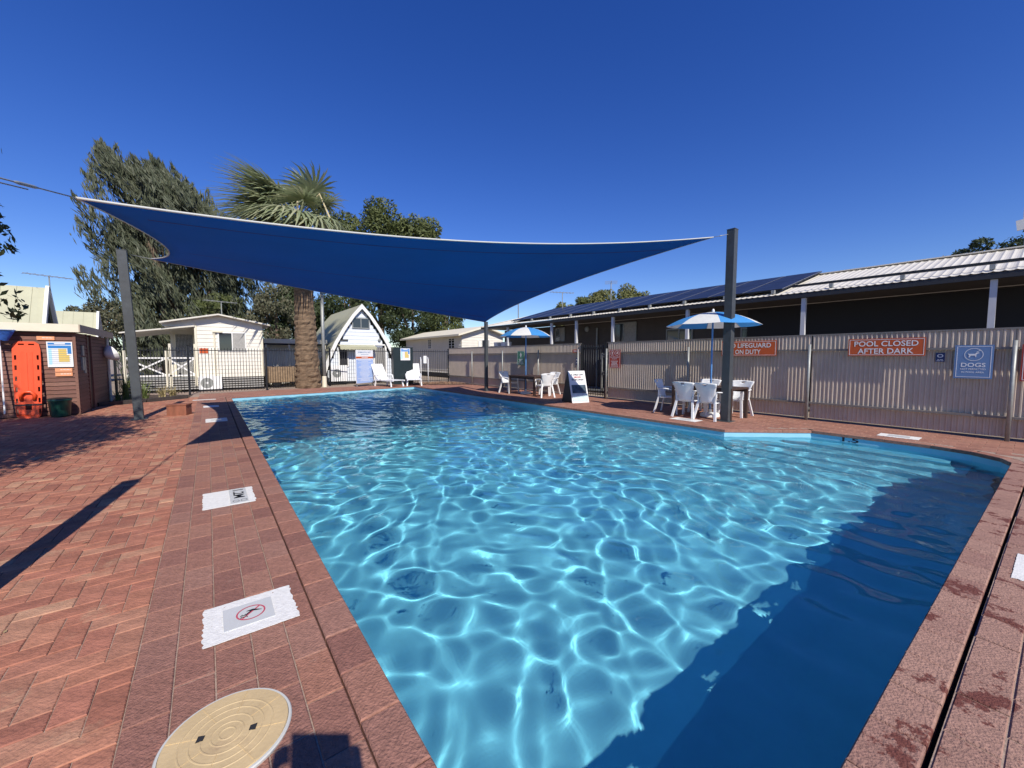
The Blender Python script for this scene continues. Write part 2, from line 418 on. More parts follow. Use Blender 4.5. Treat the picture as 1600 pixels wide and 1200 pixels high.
# coping round the pool: every stone a part of the pool
cop = {}
def coping(a, b, m, key, ow=.1535, lap=.012, off=0):
    a, b = Vector(a), Vector(b); L_ = (b - a).length; k = max(1, round(L_ / .298)); s = L_ / k; ang = math.atan2(b.y - a.y, b.x - a.x)
    if (key,) not in cop:
        mb = MB().add(paver_v(-.1465, .1465, -ow + .002, lap, .001, .056, .006), PF); cop[(key,)] = mb.mesh('coping_stone', m)
    for i in range(k):
        p = a + (b - a) * ((i + .5) / k); o = bpy.data.objects.new('coping_stone', cop[(key,)]); link(o, pool)
        o.location = (p.x, p.y, random.uniform(-.001, .0015) + off); o.rotation_euler = (random.uniform(-.004, .004), 0, ang + random.uniform(-.003, .003)); o.scale = (s / .298, 1, 1)
for i in range(n):
    a, b = POOL[i], POOL[(i + 1) % n]
    coping(a, b, M['wetbrick'] if i in (0, 1) else M['rightbrick'] if i < 8 else M['border'], i)
# make the left edge butt exactly against the border
# ------------------------------------------------------------------ markings on the deck
def patch(loc, w, d, rz, label, tile, sym):
    t_ = thing('deck_marking', label, 'pool marking', loc, rz, 'white painted safety markings round the pool')
    N = 96; pts = []
    rr = random.Random(hash(label) % 999)
    for i in range(N):
        s = i / N * 4; e = int(s); q = s - e
        x, y = [(-w / 2 + q * w, -d / 2), (w / 2, -d / 2 + q * d), (w / 2 - q * w, d / 2), (-w / 2, d / 2 - q * d)][e]
        j = .002 if e in (0, 2) else .007
        pts.append((x + rr.uniform(-j, j), y + rr.uniform(-.002, .002)))
    MB().prism(pts, .0015, .0045).build('paint_patch', M['patch'], t_)
    if tile:
        tw, td, tx = tile; MB().bx(tx - tw / 2, tx + tw / 2, -td / 2, td / 2, .0045, .0085).build('tile', M['tile'], t_)
    if sym == 'dive':
        ring = MB(); r0, r1 = .062, .070
        ring.grid(lambda a, b_: ((r0 + (r1 - r0) * b_) * math.cos(a * 2 * math.pi), (r0 + (r1 - r0) * b_) * math.sin(a * 2 * math.pi), .0105), 40, 1)
        ring.beam((-.044, -.044, .0105), (.044, .044, .0105), .007, .002); ring.build('prohibition_ring', M['pink'], t_)
        fig = MB()
        for yy in (-.018, .0): fig.tube([(-.05 + .008 * k, yy - .012 + (.006 if k % 2 else -.006), .0112) for k in range(5)], .0022, 5)
        fig.prism([(-.02, .022), (.012, .026), (.03, .012), (.052, -.004), (.03, .003), (.008, .010)], .0105, .0125)
        fig.prism([(-.028, -.022), (-.012, -.010), (.010, .012), (.002, .014), (-.018, -.002)], .0105, .0125)
        fig.build('diver_symbol', M['blackprint'], t_)
    if sym == '1.2M':
        tx = tile[2]
        lettering('1.2M', M['blackprint'], .27, .115, t_, (tx, .03, .0105), .01, rot=(0, 0, 0))
        rg = MB().grid(lambda a, b_: (tx + .085 + (.026 + .003 * b_) * math.cos(a * 6.2832), -.055 + (.026 + .003 * b_) * math.sin(a * 6.2832), .0105), 20, 1)
        rg.grid(lambda a, b_: (tx - .085 + (.026 + .003 * b_) * math.cos(a * 6.2832), -.055 + (.026 + .003 * b_) * math.sin(a * 6.2832), .0105), 20, 1)
        rg.build('small_symbol', M['blackprint'], t_)
    return t_
M['patch'] = mat('chalky_white_paint', (.72, .71, .66), .85, .10, 30, .4, 90, stain=((.36, .24, .18), 38, .63, .70))
M['tile'] = mat('grey_tile', (.55, .56, .54), .35, .04, 10)
M['pink'] = mat('faded_red_print', (.50, .08, .12), .5)
patch((.135, 2.62, 0), .43, .375, 0, 'white painted no diving marking nearest the camera on the left pool edge', (.235, .22, -.01), 'dive')
t12 = patch((.115, 4.98, 0), .43, .56, 0, 'white painted depth marking reading 1.2M on the left pool edge', None, None)
tt = MB().bx(.005, .155, -.26, .26, .0045, .0085).build('tile', M['tile'], t12)
lettering('1.2M', M['blackprint'], .30, .095, t12, (.085, .06, .0105), .012, rot=(0, 0, R(-90)))
rg = MB()
for yy in (.0, .06): rg.grid(lambda a, b_: (.085 + (yy - .03) * 1.1 + (.024 + .004 * b_) * math.cos(a * 6.2832), -.19 + (.030 + .004 * b_) * math.sin(a * 6.2832), .0105), 20, 1)
rg.build('small_symbol', M['blackprint'], t12)
patch((.10, 11.35, 0), .40, .62, 0, 'white painted marking half in the shade sail shadow on the left pool edge', (.2, .25, 0), None)
patch((.02, 14.6, 0), .36, .5, 0, 'white painted marking farther along the left edge beyond the sail shadow curve', None, None)
patch((-.15, 17.0, 0), .62, .22, 0, 'white painted marking at the far left corner of the pool', None, None)
patch((8.75, 4.88, 0), .35, .62, 0, 'white painted marking on the brick edge in front of the white chairs', (.18, .3, 0), None)
patch((9.97, 1.48, 0), .36, .55, 0, 'white painted marking at the right end between pool steps and fence', (.18, .3, 0), None)
patch((4.42, -.12, 0), .55, .30, -1.5, 'white painted marking cut by the right edge of the picture', None, None)

# skimmer lid
t_ = thing('skimmer_lid', 'round cream plastic skimmer lid at the near left pool edge', 'lid', (.0, 1.80, .002), 10)
M['lid'] = mat('cream_plastic', (.56, .42, .22), .5, .12, 5, .15, 60, stain=((.38, .27, .15), 9, .55, .8)); M['lidrim'] = mat('pale_rim', (.55, .55, .50), .4)
prof = [(.205, .006), (.203, .014)]
for r_ in (.150, .118, .084, .052, .026): prof += [(r_ + .004, .014), (r_ + .0015, .0155), (r_ - .0015, .0155), (r_ - .004, .014)]
prof += [(.004, .014)]
MB().lathe(prof, 72).build('lid_disc', M['lid'], t_)
MB().lathe([(.215, -.004), (.217, .006), (.2135, .0105), (.2055, .0105), (.2055, -.004)], 72).build('lid_rim', M['lidrim'], t_)
for a in range(0, 360, 45):
    ca, sa = math.cos(R(a + 12)), math.sin(R(a + 12)); MB().beam((ca * .085, sa * .085, .0142), (ca * .2, sa * .2, .0142), .0025, .003).build('rib', M['lid'], t_)
for a in (150, -30):
    ca, sa = math.cos(R(a)), math.sin(R(a)); h_ = MB().prism([(.075, -.012), (.098, -.014), (.098, .014), (.075, .010)], .0145, .0160).build('dark_finger_inset', M['dark'], t_); h_.rotation_euler = (0, 0, R(a))  # raised near-black inset, no hole cut; the hole's shade is its colour

# ------------------------------------------------------------------ shade sail and its posts
sail = thing('shade_sail', 'large dark blue fabric shade sail stretched above the pool', 'shade sail', (4.2, 8.5, 0))
A_, B_, C_, D_ = Vector((-.88, 5.30, 2.87)), Vector((8.95, 4.48, 4.07)), Vector((9.15, 13.9, 2.88)), Vector((-.92, 11.95, 3.60))
def edge(p, q, off): return lambda t: p.lerp(q, t) + Vector(off) * (4 * t * (1 - t))
EAB = edge(A_, B_, (0.0, .62, -.12)); EBC = edge(B_, C_, (-.75, .0, -.05)); EDC = edge(D_, C_, (.05, -.38, -.10)); EAD = edge(A_, D_, (.46, .0, -.06))
def coons(a, b):
    p = EAB(a) * (1 - b) + EDC(a) * b + EAD(b) * (1 - a) + EBC(b) * a
    q = A_ * ((1 - a) * (1 - b)) + B_ * (a * (1 - b)) + C_ * (a * b) + D_ * ((1 - a) * b)
    return p - q
M['sail'] = mat('blue_shade_cloth', (.008, .165, .42), .8, .06, .8, .25, 400, trans=.55)
M['webbing'] = mat('pale_webbing', (.55, .55, .50), .7)
so_ = MB().grid(coons, 48, 40).build('fabric', M['sail'], sail, True, world=True, fix=False); mod(so_, 'SOLIDIFY', thickness=.004)
M['seam'] = mat('blue_seam', (.008, .04, .17), .8)
for q in (.085, .5, .915):
    MB().grid(lambda a, b: Vector(coons(.03 + a * .94, q + (b - .5) * .006)) - Vector((0, 0, .006)), 40, 1).build('seam', M['seam'], sail, world=True, fix=False)
for e in (EAB, EBC, EDC, EAD): MB().tube([e(i / 32) for i in range(33)], .012, 6).build('edge_webbing', M['webbing'], sail, True, world=True)
def rope(a, b, turn=True):
    MB().tube([a, b], .006, 6).build('stay', M['galv'], sail, True, world=True)
    a, b = Vector(a), Vector(b)
    if turn: MB().tube([a.lerp(b, .35), a.lerp(b, .38), a.lerp(b, .5), a.lerp(b, .53)], [.006, .012, .012, .006], 8).build('turnbuckle', M['galv'], sail, True, world=True)
rope(A_, (-1.17, 3.62, 2.50)); rope(B_, (9.21, 4.25, 4.13)); rope(C_, (9.32, 14.1, 2.80)); rope(D_, (-1.29, 12.6, 3.76), False)
MB().tube([(-1.16, 3.63, 2.47), (-.99, 4.5, 2.66)], .005, 6).build('stay', M['galv'], sail, True, world=True)
def post(x, y, h, w, lean, label, rz=0):
    t_ = thing('sail_post', label, 'post', (x, y, 0), rz, 'steel posts carrying the shade sail')
    MB().beam((0, 0, 0), (lean[0], lean[1], h), w, w, up=(0, 1, 0)).build('post_shaft', M['grey_steel'], t_)
    MB().beam((lean[0], lean[1], h), (lean[0], lean[1], h + .012), w + .012, w + .012, up=(0, 1, 0)).build('cap', M['grey_steel'], t_)
    MB().bx(-w * .9, w * .9, -w * .9, w * .9, .0, .012).build('base_plate', M['grey_steel'], t_)
post(9.26, 4.22, 4.22, .165, (0, 0), 'dark grey steel sail post standing beside the near table')
post(9.36, 14.14, 2.90, .12, (0, 0), 'shorter grey sail post on the far right poolside')
post(-1.33, 12.62, 3.84, .165, (-.12, .03), 'dark grey steel sail post on the left brick deck')
post(-1.24, 3.55, 2.52, .16, (0, 0), 'low sail post left of the camera casting the long shadow')

# ------------------------------------------------------------------ corrugated fence on the right
def corrugated(L_, z0, z1, pitch=.076):
    """square rib sheet: pans, steep rib flanks"""
    mb = MB(); P_ = [(0, 0), (.34, .0005), (.50, -.0175), (.74, -.018), (.90, 0)]; k = int(math.ceil(L_ / pitch)); ys = []
    for i in range(k):
        for q, (a, d) in enumerate(P_):
            y = pitch * (i + a)
            if y <= L_: ys.append((y, d + .0006 * math.sin(i * 1.7)))
    for y, x in ys: mb.v += [(x, y, z0), (x, y, z1)]
    mb.f = [(2 * i, 2 * i + 2, 2 * i + 3, 2 * i + 1) for i in range(len(ys) - 1)]
    return mb
def fence(label, ya, yb, posts_):
    t_ = thing('metal_fence', label, 'fence', (11.02, ya, 0))
    ys = [ya] + [p for p in posts_ if ya + .2 < p < yb - .2] + [yb]
    for a, b in zip(ys, ys[1:]):
        o = corrugated(b - a - .002, .055, 1.93).build('fence_sheet', M['fence'], t_, False, fix=False); o.location = (0, a - ya, 0)
    MB().bx(-.022, .022, 0, yb - ya, 1.925, 1.955).build('top_cap', M['rail'], t_)
    for z in (1.60, .40):
        MB().bx(-.085, -.021, 0, yb - ya, z - .02, z + .02).build('rail', M['rail'], t_)
    for p in posts_:
        pt = MB().tube([(-.12, p - ya, 0), (-.12, p - ya, 1.73)], .030, 14).build('fence_post', M['galv'], t_, True)
    return t_
fence('corrugated metal pool fence from the gate to the right edge', -3.2, 9.05, [-2.7, .27, 3.18, 6.06, 9.0])
fence('corrugated metal fence section left of the gate behind the far table', 10.28, 20.5, [12.57, 15.1, 17.8, 10.33])

def sign(name, label, y, z, w, h, m, x=10.90, rim=None):
    """board on the fence; y = centre along it"""
    t_ = thing(name, label, 'sign', (x, y, z), -90)
    MB().bx(-w / 2, w / 2, 0, .006, -h / 2, h / 2).build('board', m, t_)
    if rim:
        r_ = MB(); e = rim
        for a, b, c, d in ((-w / 2 + e, w / 2 - e, h / 2 - e - .008, h / 2 - e), (-w / 2 + e, w / 2 - e, -h / 2 + e, -h / 2 + e + .008), (-w / 2 + e, -w / 2 + e + .008, -h / 2 + e + .008, h / 2 - e - .008), (w / 2 - e - .008, w / 2 - e, -h / 2 + e + .008, h / 2 - e - .008)):
            r_.bx(a, b, -.002, 0, c, d)
        r_.build('border_line', M['print'], t_)
    return t_
def bars(parent, rows, m, x=0, name='small_print', seed=1):
    rr = random.Random(seed); mb = MB()
    for z, w, h in rows:
        xx = x - w / 2
        while xx < x + w / 2 - .004:
            l = min(rr.uniform(.02, .06), x + w / 2 - xx); mb.bx(xx, xx + l, -.002, 0, z - h / 2, z + h / 2); xx += l + .010
    return mb.build(name, m, parent)
s_ = sign('warning_sign', 'orange red sign reading NO LIFEGUARD ON DUTY partly behind the post', 4.49, 1.66, 1.29, .38, M['signorange'], rim=.02)
lettering('NO LIFEGUARD', M['print'], 1.05, .115, s_, (0, -.003, .075), .012); lettering('ON DUTY', M['print'], .60, .115, s_, (0, -.003, -.085), .012)
s_ = sign('warning_sign', 'orange red sign reading POOL CLOSED AFTER DARK on the fence', 1.91, 1.645, 1.16, .355, M['signorange'], rim=.02)
lettering('POOL CLOSED', M['print'], .96, .108, s_, (0, -.003, .072), .012); lettering('AFTER DARK', M['print'], .84, .108, s_, (0, -.003, -.078), .012)
s_ = sign('dog_sign', 'pale blue sign reading DOGS NOT PERMITTED IN POOL AREA', .72, 1.36, .46, .60, M['signblue'], rim=.025)
lettering('DOGS', M['print'], .29, .075, s_, (0, -.003, -.055), .015); lettering('NOT PERMITTED', M['print'], .30, .028, s_, (0, -.003, -.13), .01); lettering('IN POOL AREA', M['print'], .27, .028, s_, (0, -.003, -.185), .01)
MB().grid(lambda a, b: ((.105 + .008 * b) * math.cos(a * 6.2832), -.003, .13 + (.105 + .008 * b) * math.sin(a * 6.2832)), 40, 1).build('ring', M['print'], s_)
dg = MB().prism([(-.065, .135), (-.072, .150), (-.060, .142), (-.035, .142), (.012, .142), (.030, .165), (.058, .168), (.064, .155), (.045, .148), (.030, .130), (.028, .085), (.018, .085), (.014, .112), (-.038, .110), (-.050, .080), (-.062, .080), (-.056, .112)], -.003, -.001, 'xz')
dg.beam((.03, -.002, .175), (.072, -.002, .205), .006, .008); dg.build('dog_symbol', M['print'], s_)
s_ = sign('small_sign', 'small dark blue square sign between the orange sign and dog sign', 1.14, 1.44, .12, .17, M['signnavy'], x=10.985)
MB().grid(lambda a, b: ((.026 + .014 * b) * math.cos(a * 6.2832), -.003, .028 + (.020 + .012 * b) * math.sin(a * 6.2832)), 20, 1).build('symbol', M['print'], s_); bars(s_, [(-.045, .07, .012), (-.065, .09, .010)], M['print'])
s_ = sign('rules_sign', 'tall red rules sign just right of the black gate', 8.66, 1.38, .47, .62, M['signred'], rim=.015)
for xx in (-.09, .10): MB().grid(lambda a, b: (xx + (.075 + .010 * b) * math.cos(a * 6.2832), -.003, .19 + (.075 + .010 * b) * math.sin(a * 6.2832)), 28, 1).build('ring', M['print'], s_)
sy = MB().beam((-.10, -.003, .14), (-.085, -.003, .24), .02, .004, up=(0, 1, 0)); sy.beam((-.13, -.003, .20), (-.06, -.003, .21), .014, .004, up=(0, 1, 0)); sy.beam((.07, -.003, .16), (.12, -.003, .23), .016, .004, up=(0, 1, 0)); sy.beam((.13, -.003, .16), (.12, -.003, .23), .012, .004, up=(0, 1, 0)); sy.build('symbol', M['print'], s_)
lettering('NO LIFEGUARD', M['print'], .36, .042, s_, (0, -.003, .06), .012); lettering('ON DUTY', M['print'], .22, .040, s_, (0, -.003, .0), .012)
bars(s_, [(-.075, .30, .018), (-.115, .22, .018), (-.155, .24, .018), (-.20, .28, .022), (-.245, .30, .018)], M['print'])
s_ = sign('rules_sign', 'red sign at the right end of the fence cut by the picture edge', -.06, 1.35, .50, .62, M['signred'], rim=.02); bars(s_, [(.1, .35, .04), (0, .3, .03), (-.08, .3, .03)], M['print'])
s_ = sign('first_aid_sign', 'green sign with a white symbol beside the far umbrella pole', 13.73, 1.39, .52, .63, M['signgreen'], rim=.015)
MB().bx(-.02, .02, -.003, 0, .04, .24).bx(-.06, .06, -.004, 0, .12, .16).build('symbol', M['print'], s_); bars(s_, [(-.05, .3, .03), (-.11, .2, .03), (-.17, .32, .025), (-.24, .36, .02)], M['print'])
s_ = sign('small_sign', 'tiny red sign on the fence at the left side of the gate', 10.45, 1.66, .30, .12, M['signorange'], x=10.9); bars(s_, [(.02, .22, .02), (-.02, .2, .02)], M['print'])
s_ = sign('small_sign', 'tiny navy sign below the tiny red sign by the gate', 10.45, 1.28, .14, .26, M['signnavy'], x=10.985); bars(s_, [(.06, .08, .05), (-.05, .1, .03)], M['print'])

# ------------------------------------------------------------------ black gate
def bar_fence(name, label, a, b, h, posts_=(), cat='fence', rail_top=.10, pitch=.105, group=None, tips=True):
    a, b = Vector(a), Vector(b); L_ = (b - a).length; ang = math.degrees(math.atan2(b.y - a.y, b.x - a.x))
    t_ = thing(name, label, cat, (a.x, a.y, 0), ang, group)
    for z in (h - rail_top, .12): MB().bx(0, L_, -.014, .014, z - .016, z + .016).build('rail', M['black'], t_)
    k = int(L_ / pitch); me = MB().tube([(0, 0, .06), (0, 0, h)], .0095, 6).mesh('bar', M['black'], True)
    for i in range(1, k):
        o = bpy.data.objects.new('bar', me); link(o, t_); o.location = (L_ * i / k, 0, 0)
    for p in posts_: MB().bx(p * L_ - .03, p * L_ + .03, -.03, .03, 0, h + .06).build('fence_post', M['black'], t_)
    return t_
gt = bar_fence('pool_gate', 'black barred metal gate between the two corrugated fences', (11.0, 9.12, 0), (11.0, 10.22, 0), 1.88, (0, 1), 'gate')
MB().bx(.9, 1.02, -.05, -.02, 1.1, 1.35).build('latch', M['black'], gt)
gb = thing('inner_gate', 'grey braced gate seen through the bars of the black gate', 'gate', (12.7, 9.3, 0), 90)
for a, b in (((0, 0, .15), (1.4, 0, .15)), ((0, 0, 1.55), (1.4, 0, 1.55)), ((0, 0, .1), (0, 0, 1.6)), ((1.4, 0, .1), (1.4, 0, 1.6)), ((0, 0, .75), (1.4, 0, .75))): MB().beam(a, b, .06, .06, up=(0, 1, 0)).build('frame_member', M['galv'], gb)
for a, b in (((0, 0, .8), (1.4, 0, 1.5)), ((0, 0.03, 1.5), (1.4, 0.03, .8))): MB().beam(a, b, .03, .05, up=(0, 1, 0)).build('brace', M['galv'], gb)

# far black fence
bar_fence('bar_fence', 'black bar fence stretch in front of the white cabin', (-.6, 19.55), (2.0, 20.25), 1.80, (0, .999))
bar_fence('bar_fence', 'black bar fence stretch behind the palm trunk', (2.05, 20.27), (4.85, 21.45), 1.82, (.999,))
bar_fence('bar_fence', 'black bar fence stretch behind the board and loungers', (4.9, 21.46), (11.0, 20.56), 1.84, (.5, .999))
bar_fence('bar_fence', 'black bar fence stretch behind the garden bed by the shed', (-2.75, 20.7), (-.66, 19.57), 1.80, (0,))

# ------------------------------------------------------------------ umbrellas
def umbrella(loc, rr_, rim, apex, label, phase):
    t_ = thing('patio_umbrella', label, 'umbrella', loc, 0, 'blue and white umbrellas through the tables')
    N = 8; sub = 5
    for k in range(N):
        def fn(a, b, k=k):
            an = 2 * math.pi * (k + a) / N + phase; r = b * rr_
            sc = 1 - .035 * math.sin(a * math.pi) * b; z = apex - (apex - rim) * (.30 * b + .70 * b ** 2.4) + .018 * math.sin(a * math.pi) * 0 - .012 * math.sin(a * math.pi) * b
            return (r * sc * math.cos(an), r * sc * math.sin(an), z)
        o = MB().grid(fn, sub, 8).build('canopy_panel', M['white_um' if k % 2 else 'blue_um'], t_, True, fix=False)
        ri = MB().tube([(.02 * math.cos(2 * math.pi * k / N + phase), .02 * math.sin(2 * math.pi * k / N + phase), apex - .06)] + [Vector(fn(0, b)) - Vector((0, 0, .012)) for b in (.25, .5, .75, .98)], .005, 5).build('rib', M['galv'], t_)
    MB().tube([(0, 0, .04), (0, 0, apex + .02)], .021, 12).build('pole', M['navy'], t_, True)
    MB().lathe([(.03, .0), (.03, .04), (.012, .07)], 12, (0, 0, apex)).build('finial', M['white_pl'], t_)
    MB().lathe([(.22, 0), (.22, .05), (.18, .09), (.04, .10), (.04, .18)], 20).build('base', M['white_paint'], t_)
umbrella((9.74, 4.82, 0), 1.05, 2.20, 2.53, 'near blue and white umbrella beside the dark sail post', .60)
umbrella((9.90, 12.15, 0), 1.02, 2.24, 2.60, 'far blue and white umbrella by the corrugated fence', 1.085)

# ------------------------------------------------------------------ tables and chairs
def table(loc, w, d, label):
    t_ = thing('outdoor_table', label, 'table', loc, 0, 'brown square legged tables')
    MB().bx(-w / 2, w / 2, -d / 2, d / 2, .695, .735).build('tabletop', M['table'], t_)
    for sx in (-1, 1):
        for sy in (-1, 1):
            x, y = sx * (w / 2 - .035), sy * (d / 2 - .035); MB().bx(x - .034, x + .034, y - .034, y + .034, 0, .695).build('leg', M['table'], t_)
    ap = MB()
    for sx in (-1, 1): ap.bx(sx * (w / 2 - .035) - .012, sx * (w / 2 - .035) + .012, -d / 2 + .07, d / 2 - .07, .62, .695)
    ap.build('apron', M['table'], t_); return t_
table((9.72, 4.85, 0), .86, 1.45, 'brown outdoor table under the near umbrella')
table((9.85, 11.85, 0), .86, 1.55, 'brown outdoor table under the far umbrella')
def make_chair(loc, rz, label):
    t_ = thing('plastic_chair', label, 'chair', loc, rz, 'white plastic armchairs round the tables')
    m = M['white_pl']
    def seat(a, b):   # front at -Y
        w = .225 + .02 * (1 - b); return ((a * 2 - 1) * w, -.22 + .44 * b, .425 - .022 * math.sin(math.pi * a) * (1 - .5 * b) + .012 * (1 - b) - .018 * b)
    s = MB().grid(seat, 8, 8, lambda i, j: i in (2, 3, 4, 5) and j in (2, 4, 6) and False).build('seat', m, t_, True); mod(s, 'SOLIDIFY', thickness=.014)
    def back(a, b):
        w = (.165 + .11 * max(0, (b - .25) / .75) ** .8) if b > .25 else .165 + .05 * (1 - b / .25)
        x = (a * 2 - 1) * w; y = .20 + .13 * b - .05 * math.cos((a - .5) * math.pi) * 0 + -.06 * (abs(a * 2 - 1) ** 2) * (1 - .3 * b) + .045
        z = .40 + .46 * b - .02 * (abs(a * 2 - 1) ** 3) * (b > .8); return (x, y, z)
    s = MB().grid(back, 12, 14, lambda i, j: j == 12 and i in (5, 6)).build('backrest', m, t_, True); mod(s, 'SOLIDIFY', thickness=.012)
    for sx in (-1, 1):
        def arm(a, b, sx=sx):
            y = .24 - .46 * b; x = sx * (.235 + .045 * math.sin(math.pi * min(1, b * 1.1)) + (a - .5) * .055); z = .665 - .02 * b - .04 * b ** 4 - .012 * abs(a - .5) * 2; return (x, y, z)
        s = MB().grid(arm, 4, 10).build('armrest', m, t_, True); mod(s, 'SOLIDIFY', thickness=.016)
        s = MB(); s.beam((sx * .262, -.22, .63), (sx * .250, -.235, .42), .060, .028, up=(0, 1, 0)); s.beam((sx * .250, -.235, .42), (sx * .285, -.265, 0), .050, .034, up=(0, 1, 0)); s.build('front_leg', m, t_)
        s = MB(); s.beam((sx * .215, .225, .66), (sx * .195, .235, .40), .030, .034, up=(0, 1, 0)); s.beam((sx * .195, .235, .40), (sx * .255, .330, 0), .050, .034, up=(0, 1, 0)); s.build('rear_leg', m, t_)
    s = MB(); s.beam((-.22, -.215, .405), (.22, -.215, .405), .02, .05); s.build('front_skirt', m, t_)
    return t_
# rz: 0 -> front faces -Y
ch0 = make_chair((9.28, 5.10, 0), 92, 'white plastic chair with its back to the pool left of centre at the near table')
copy_tree(ch0, (9.30, 4.56, 0), 88, 'white plastic chair with its back to the pool right beside the dark sail post')
copy_tree(ch0, (9.58, 5.78, 0), 12, 'white plastic chair at the far left end of the near table')
copy_tree(ch0, (10.30, 5.25, 0), -88, 'white plastic chair on the fence side near table behind the umbrella pole')
copy_tree(ch0, (10.30, 4.48, 0), -93, 'white plastic chair on the fence side seen right of the dark sail post')
copy_tree(ch0, (9.66, 10.78, 0), 160, 'sunlit white plastic chair seen from the side at the far table')
copy_tree(ch0, (10.42, 11.35, 0), -85, 'white plastic chair behind the far table near the fence')
copy_tree(ch0, (9.65, 12.9, 0), 10, 'shaded white plastic chair at the left end of the far table')

# sandwich board
t_ = thing('sandwich_board', 'white and black folding sign board about child drowning by the gate', 'sandwich board', (9.42, 9.0, 0), -14)
M['fr'] = mat('black_frame', (.02, .02, .022), .5)
w_, hh = .62, 1.0
def face(y0, y1, m, name, par, x0=-w_ / 2, x1=w_ / 2, s0=0, s1=1, lift=0.):
    P = lambda s: (y0 + (y1 - y0) * s, hh * s); (ya, za), (yb, zb) = P(s0), P(s1)
    return MB().add([(x0, ya - lift, za), (x1, ya - lift, za), (x1, yb - lift, zb), (x0, yb - lift, zb)], [(0, 1, 2, 3)]).build(name, m, par, fix=False)
o = face(-.30, 0, M['print'], 'front_panel', t_); mod(o, 'SOLIDIFY', thickness=.02)
o = face(.34, .03, M['fr'], 'back_panel', t_); mod(o, 'SOLIDIFY', thickness=.02)
sd = MB().add([(-w_ / 2 - .004, -.28, .02), (-w_ / 2 - .004, .32, .02), (-w_ / 2 - .004, .025, .98), (-w_ / 2 - .004, 0, .98)], [(0, 1, 2, 3)]).build('side_gusset', M['fr'], t_); mod(sd, 'SOLIDIFY', thickness=.01)
slope = math.atan2(hh, .30); rt_ = (slope, 0, 0)
def on(s, l=.016): return (0, -.30 + .30 * s - l, hh * s + .003)
lettering('A CHILD CAN', M['blackprint'], .44, .055, t_, on(.88), .015, rot=rt_); lettering('DROWN', M['signred'], .25, .055, t_, on(.80), .02, rot=rt_); lettering('IN SECONDS', M['blackprint'], .44, .055, t_, on(.72), .015, rot=rt_)
M['photo'] = mat('dark_photo_print', (.05, .08, .11), .4, .7, 6); M['photo2'] = mat('pale_water_print', (.55, .68, .68), .4, .2, 8)
face(-.30, 0, M['photo'], 'picture', t_, -.26, .26, .30, .56, .014); face(-.30, 0, M['photo2'], 'picture', t_, -.28, .28, .06, .28, .014)
lettering('ALWAYS SUPERVISE', M['blackprint'], .40, .03, t_, on(.62), .01, rot=rt_, name='small_print') if False else None

# ------------------------------------------------------------------ loungers
def lounger(loc, rz, label, copyof=None):
    if copyof: return copy_tree(copyof, loc, rz, label)
    t_ = thing('sun_lounger', label, 'sun lounger', loc, rz, 'white plastic sun loungers beyond the pool'); m = M['white_pl']
    for k in range(6):
        x = -.25 + .1 * k
        MB().beam((x, .25, .36), (x, .62, 1.02), .075, .018).build('back_slat', m, t_)
    fr = MB(); fr.beam((-.32, .23, .34), (-.30, .66, 1.06), .05, .03); fr.beam((.32, .23, .34), (.30, .66, 1.06), .05, .03); fr.beam((-.32, .65, 1.06), (.32, .65, 1.06), .03, .07); fr.beam((-.32, .24, .35), (.32, .24, .35), .03, .08); fr.build('back_frame', m, t_)
    MB().bx(-.31, .31, -1.10, .22, .30, .33).build('bed', m, t_)
    for sx in (-1, 1):
        MB().beam((sx * .33, -1.15, .30), (sx * .33, .45, .30), .05, .06).build('side_rail', m, t_)
        MB().tube([(sx * .36, .42, .32), (sx * .38, .35, .52), (sx * .38, .15, .56), (sx * .38, -.12, .53), (sx * .36, -.20, .30)], .028, 8).build('armrest', m, t_, True)
        MB().beam((sx * .33, -.95, .29), (sx * .35, -1.02, 0), .06, .05, up=(0, 1, 0)).build('leg', m, t_)
        MB().beam((sx * .33, .25, .29), (sx * .35, .32, 0), .06, .05, up=(0, 1, 0)).build('leg', m, t_)
    return t_
l0 = lounger((7.0, 19.75, 0), 15, 'white slatted sun lounger left of the two beside the board')
lounger((8.52, 19.75, 0), -21, 'white slatted sun lounger right of the two facing the pool', l0)

# board, lamp pole, cabinet at the far side
t_ = thing('rules_board', 'big white and pale blue pool safety board standing at the far fence', 'notice board', (6.15, 20.1, 0), 28)
bw, bh = 1.12, 1.62
MB().bx(-bw / 2, bw / 2, 0, .02, .16, .16 + bh).build('board', M['print'], t_)
M['palebl'] = mat('pale_blue_print', (.33, .45, .72), .5)
MB().bx(-bw / 2 + .02, bw / 2 - .02, -.004, 0, .17, 1.32).build('blue_panel', M['palebl'], t_)
MB().bx(-bw / 2, bw / 2, -.004, 0, 1.37, 1.46).build('orange_band', M['signorange'], t_)
lettering('SWIMMING POOL SAFETY', M['signblue'], .86, .07, t_, (0, -.003, 1.67), .012)
bars(t_, [(1.56, .5, .02)], M['signblue'], seed=3)
o = bars(t_, [(1.27 - .058 * k, random.Random(k).uniform(.35, .95), .018) for k in range(18)], M['print'], seed=9); o.location = (0, -.004, 0)
o = bars(t_, [(1.415, .4, .03)], M['print'], seed=4); o.location = (0, -.004, 0)
for sx in (-.5, .5): MB().bx(sx - .02, sx + .02, .02, .06, 0, 1.7).build('stand', M['galv'], t_)
t_ = thing('lamp_pole', 'galvanised round lamp pole beside the palm trunk', 'pole', (4.42, 20.75, 0)); MB().tube([(0, 0, 0), (0, 0, 4.9)], [.085, .07], 12).build('pole', M['galv'], t_, True); MB().lathe([(.11, 0), (.10, .5), (.085, .52)], 12).build('base_sleeve', M['cream'], t_)
MB().bx(-.09, .09, -.1, .06, 4.9, 4.98).build('lamp_head', M['galv'], t_)
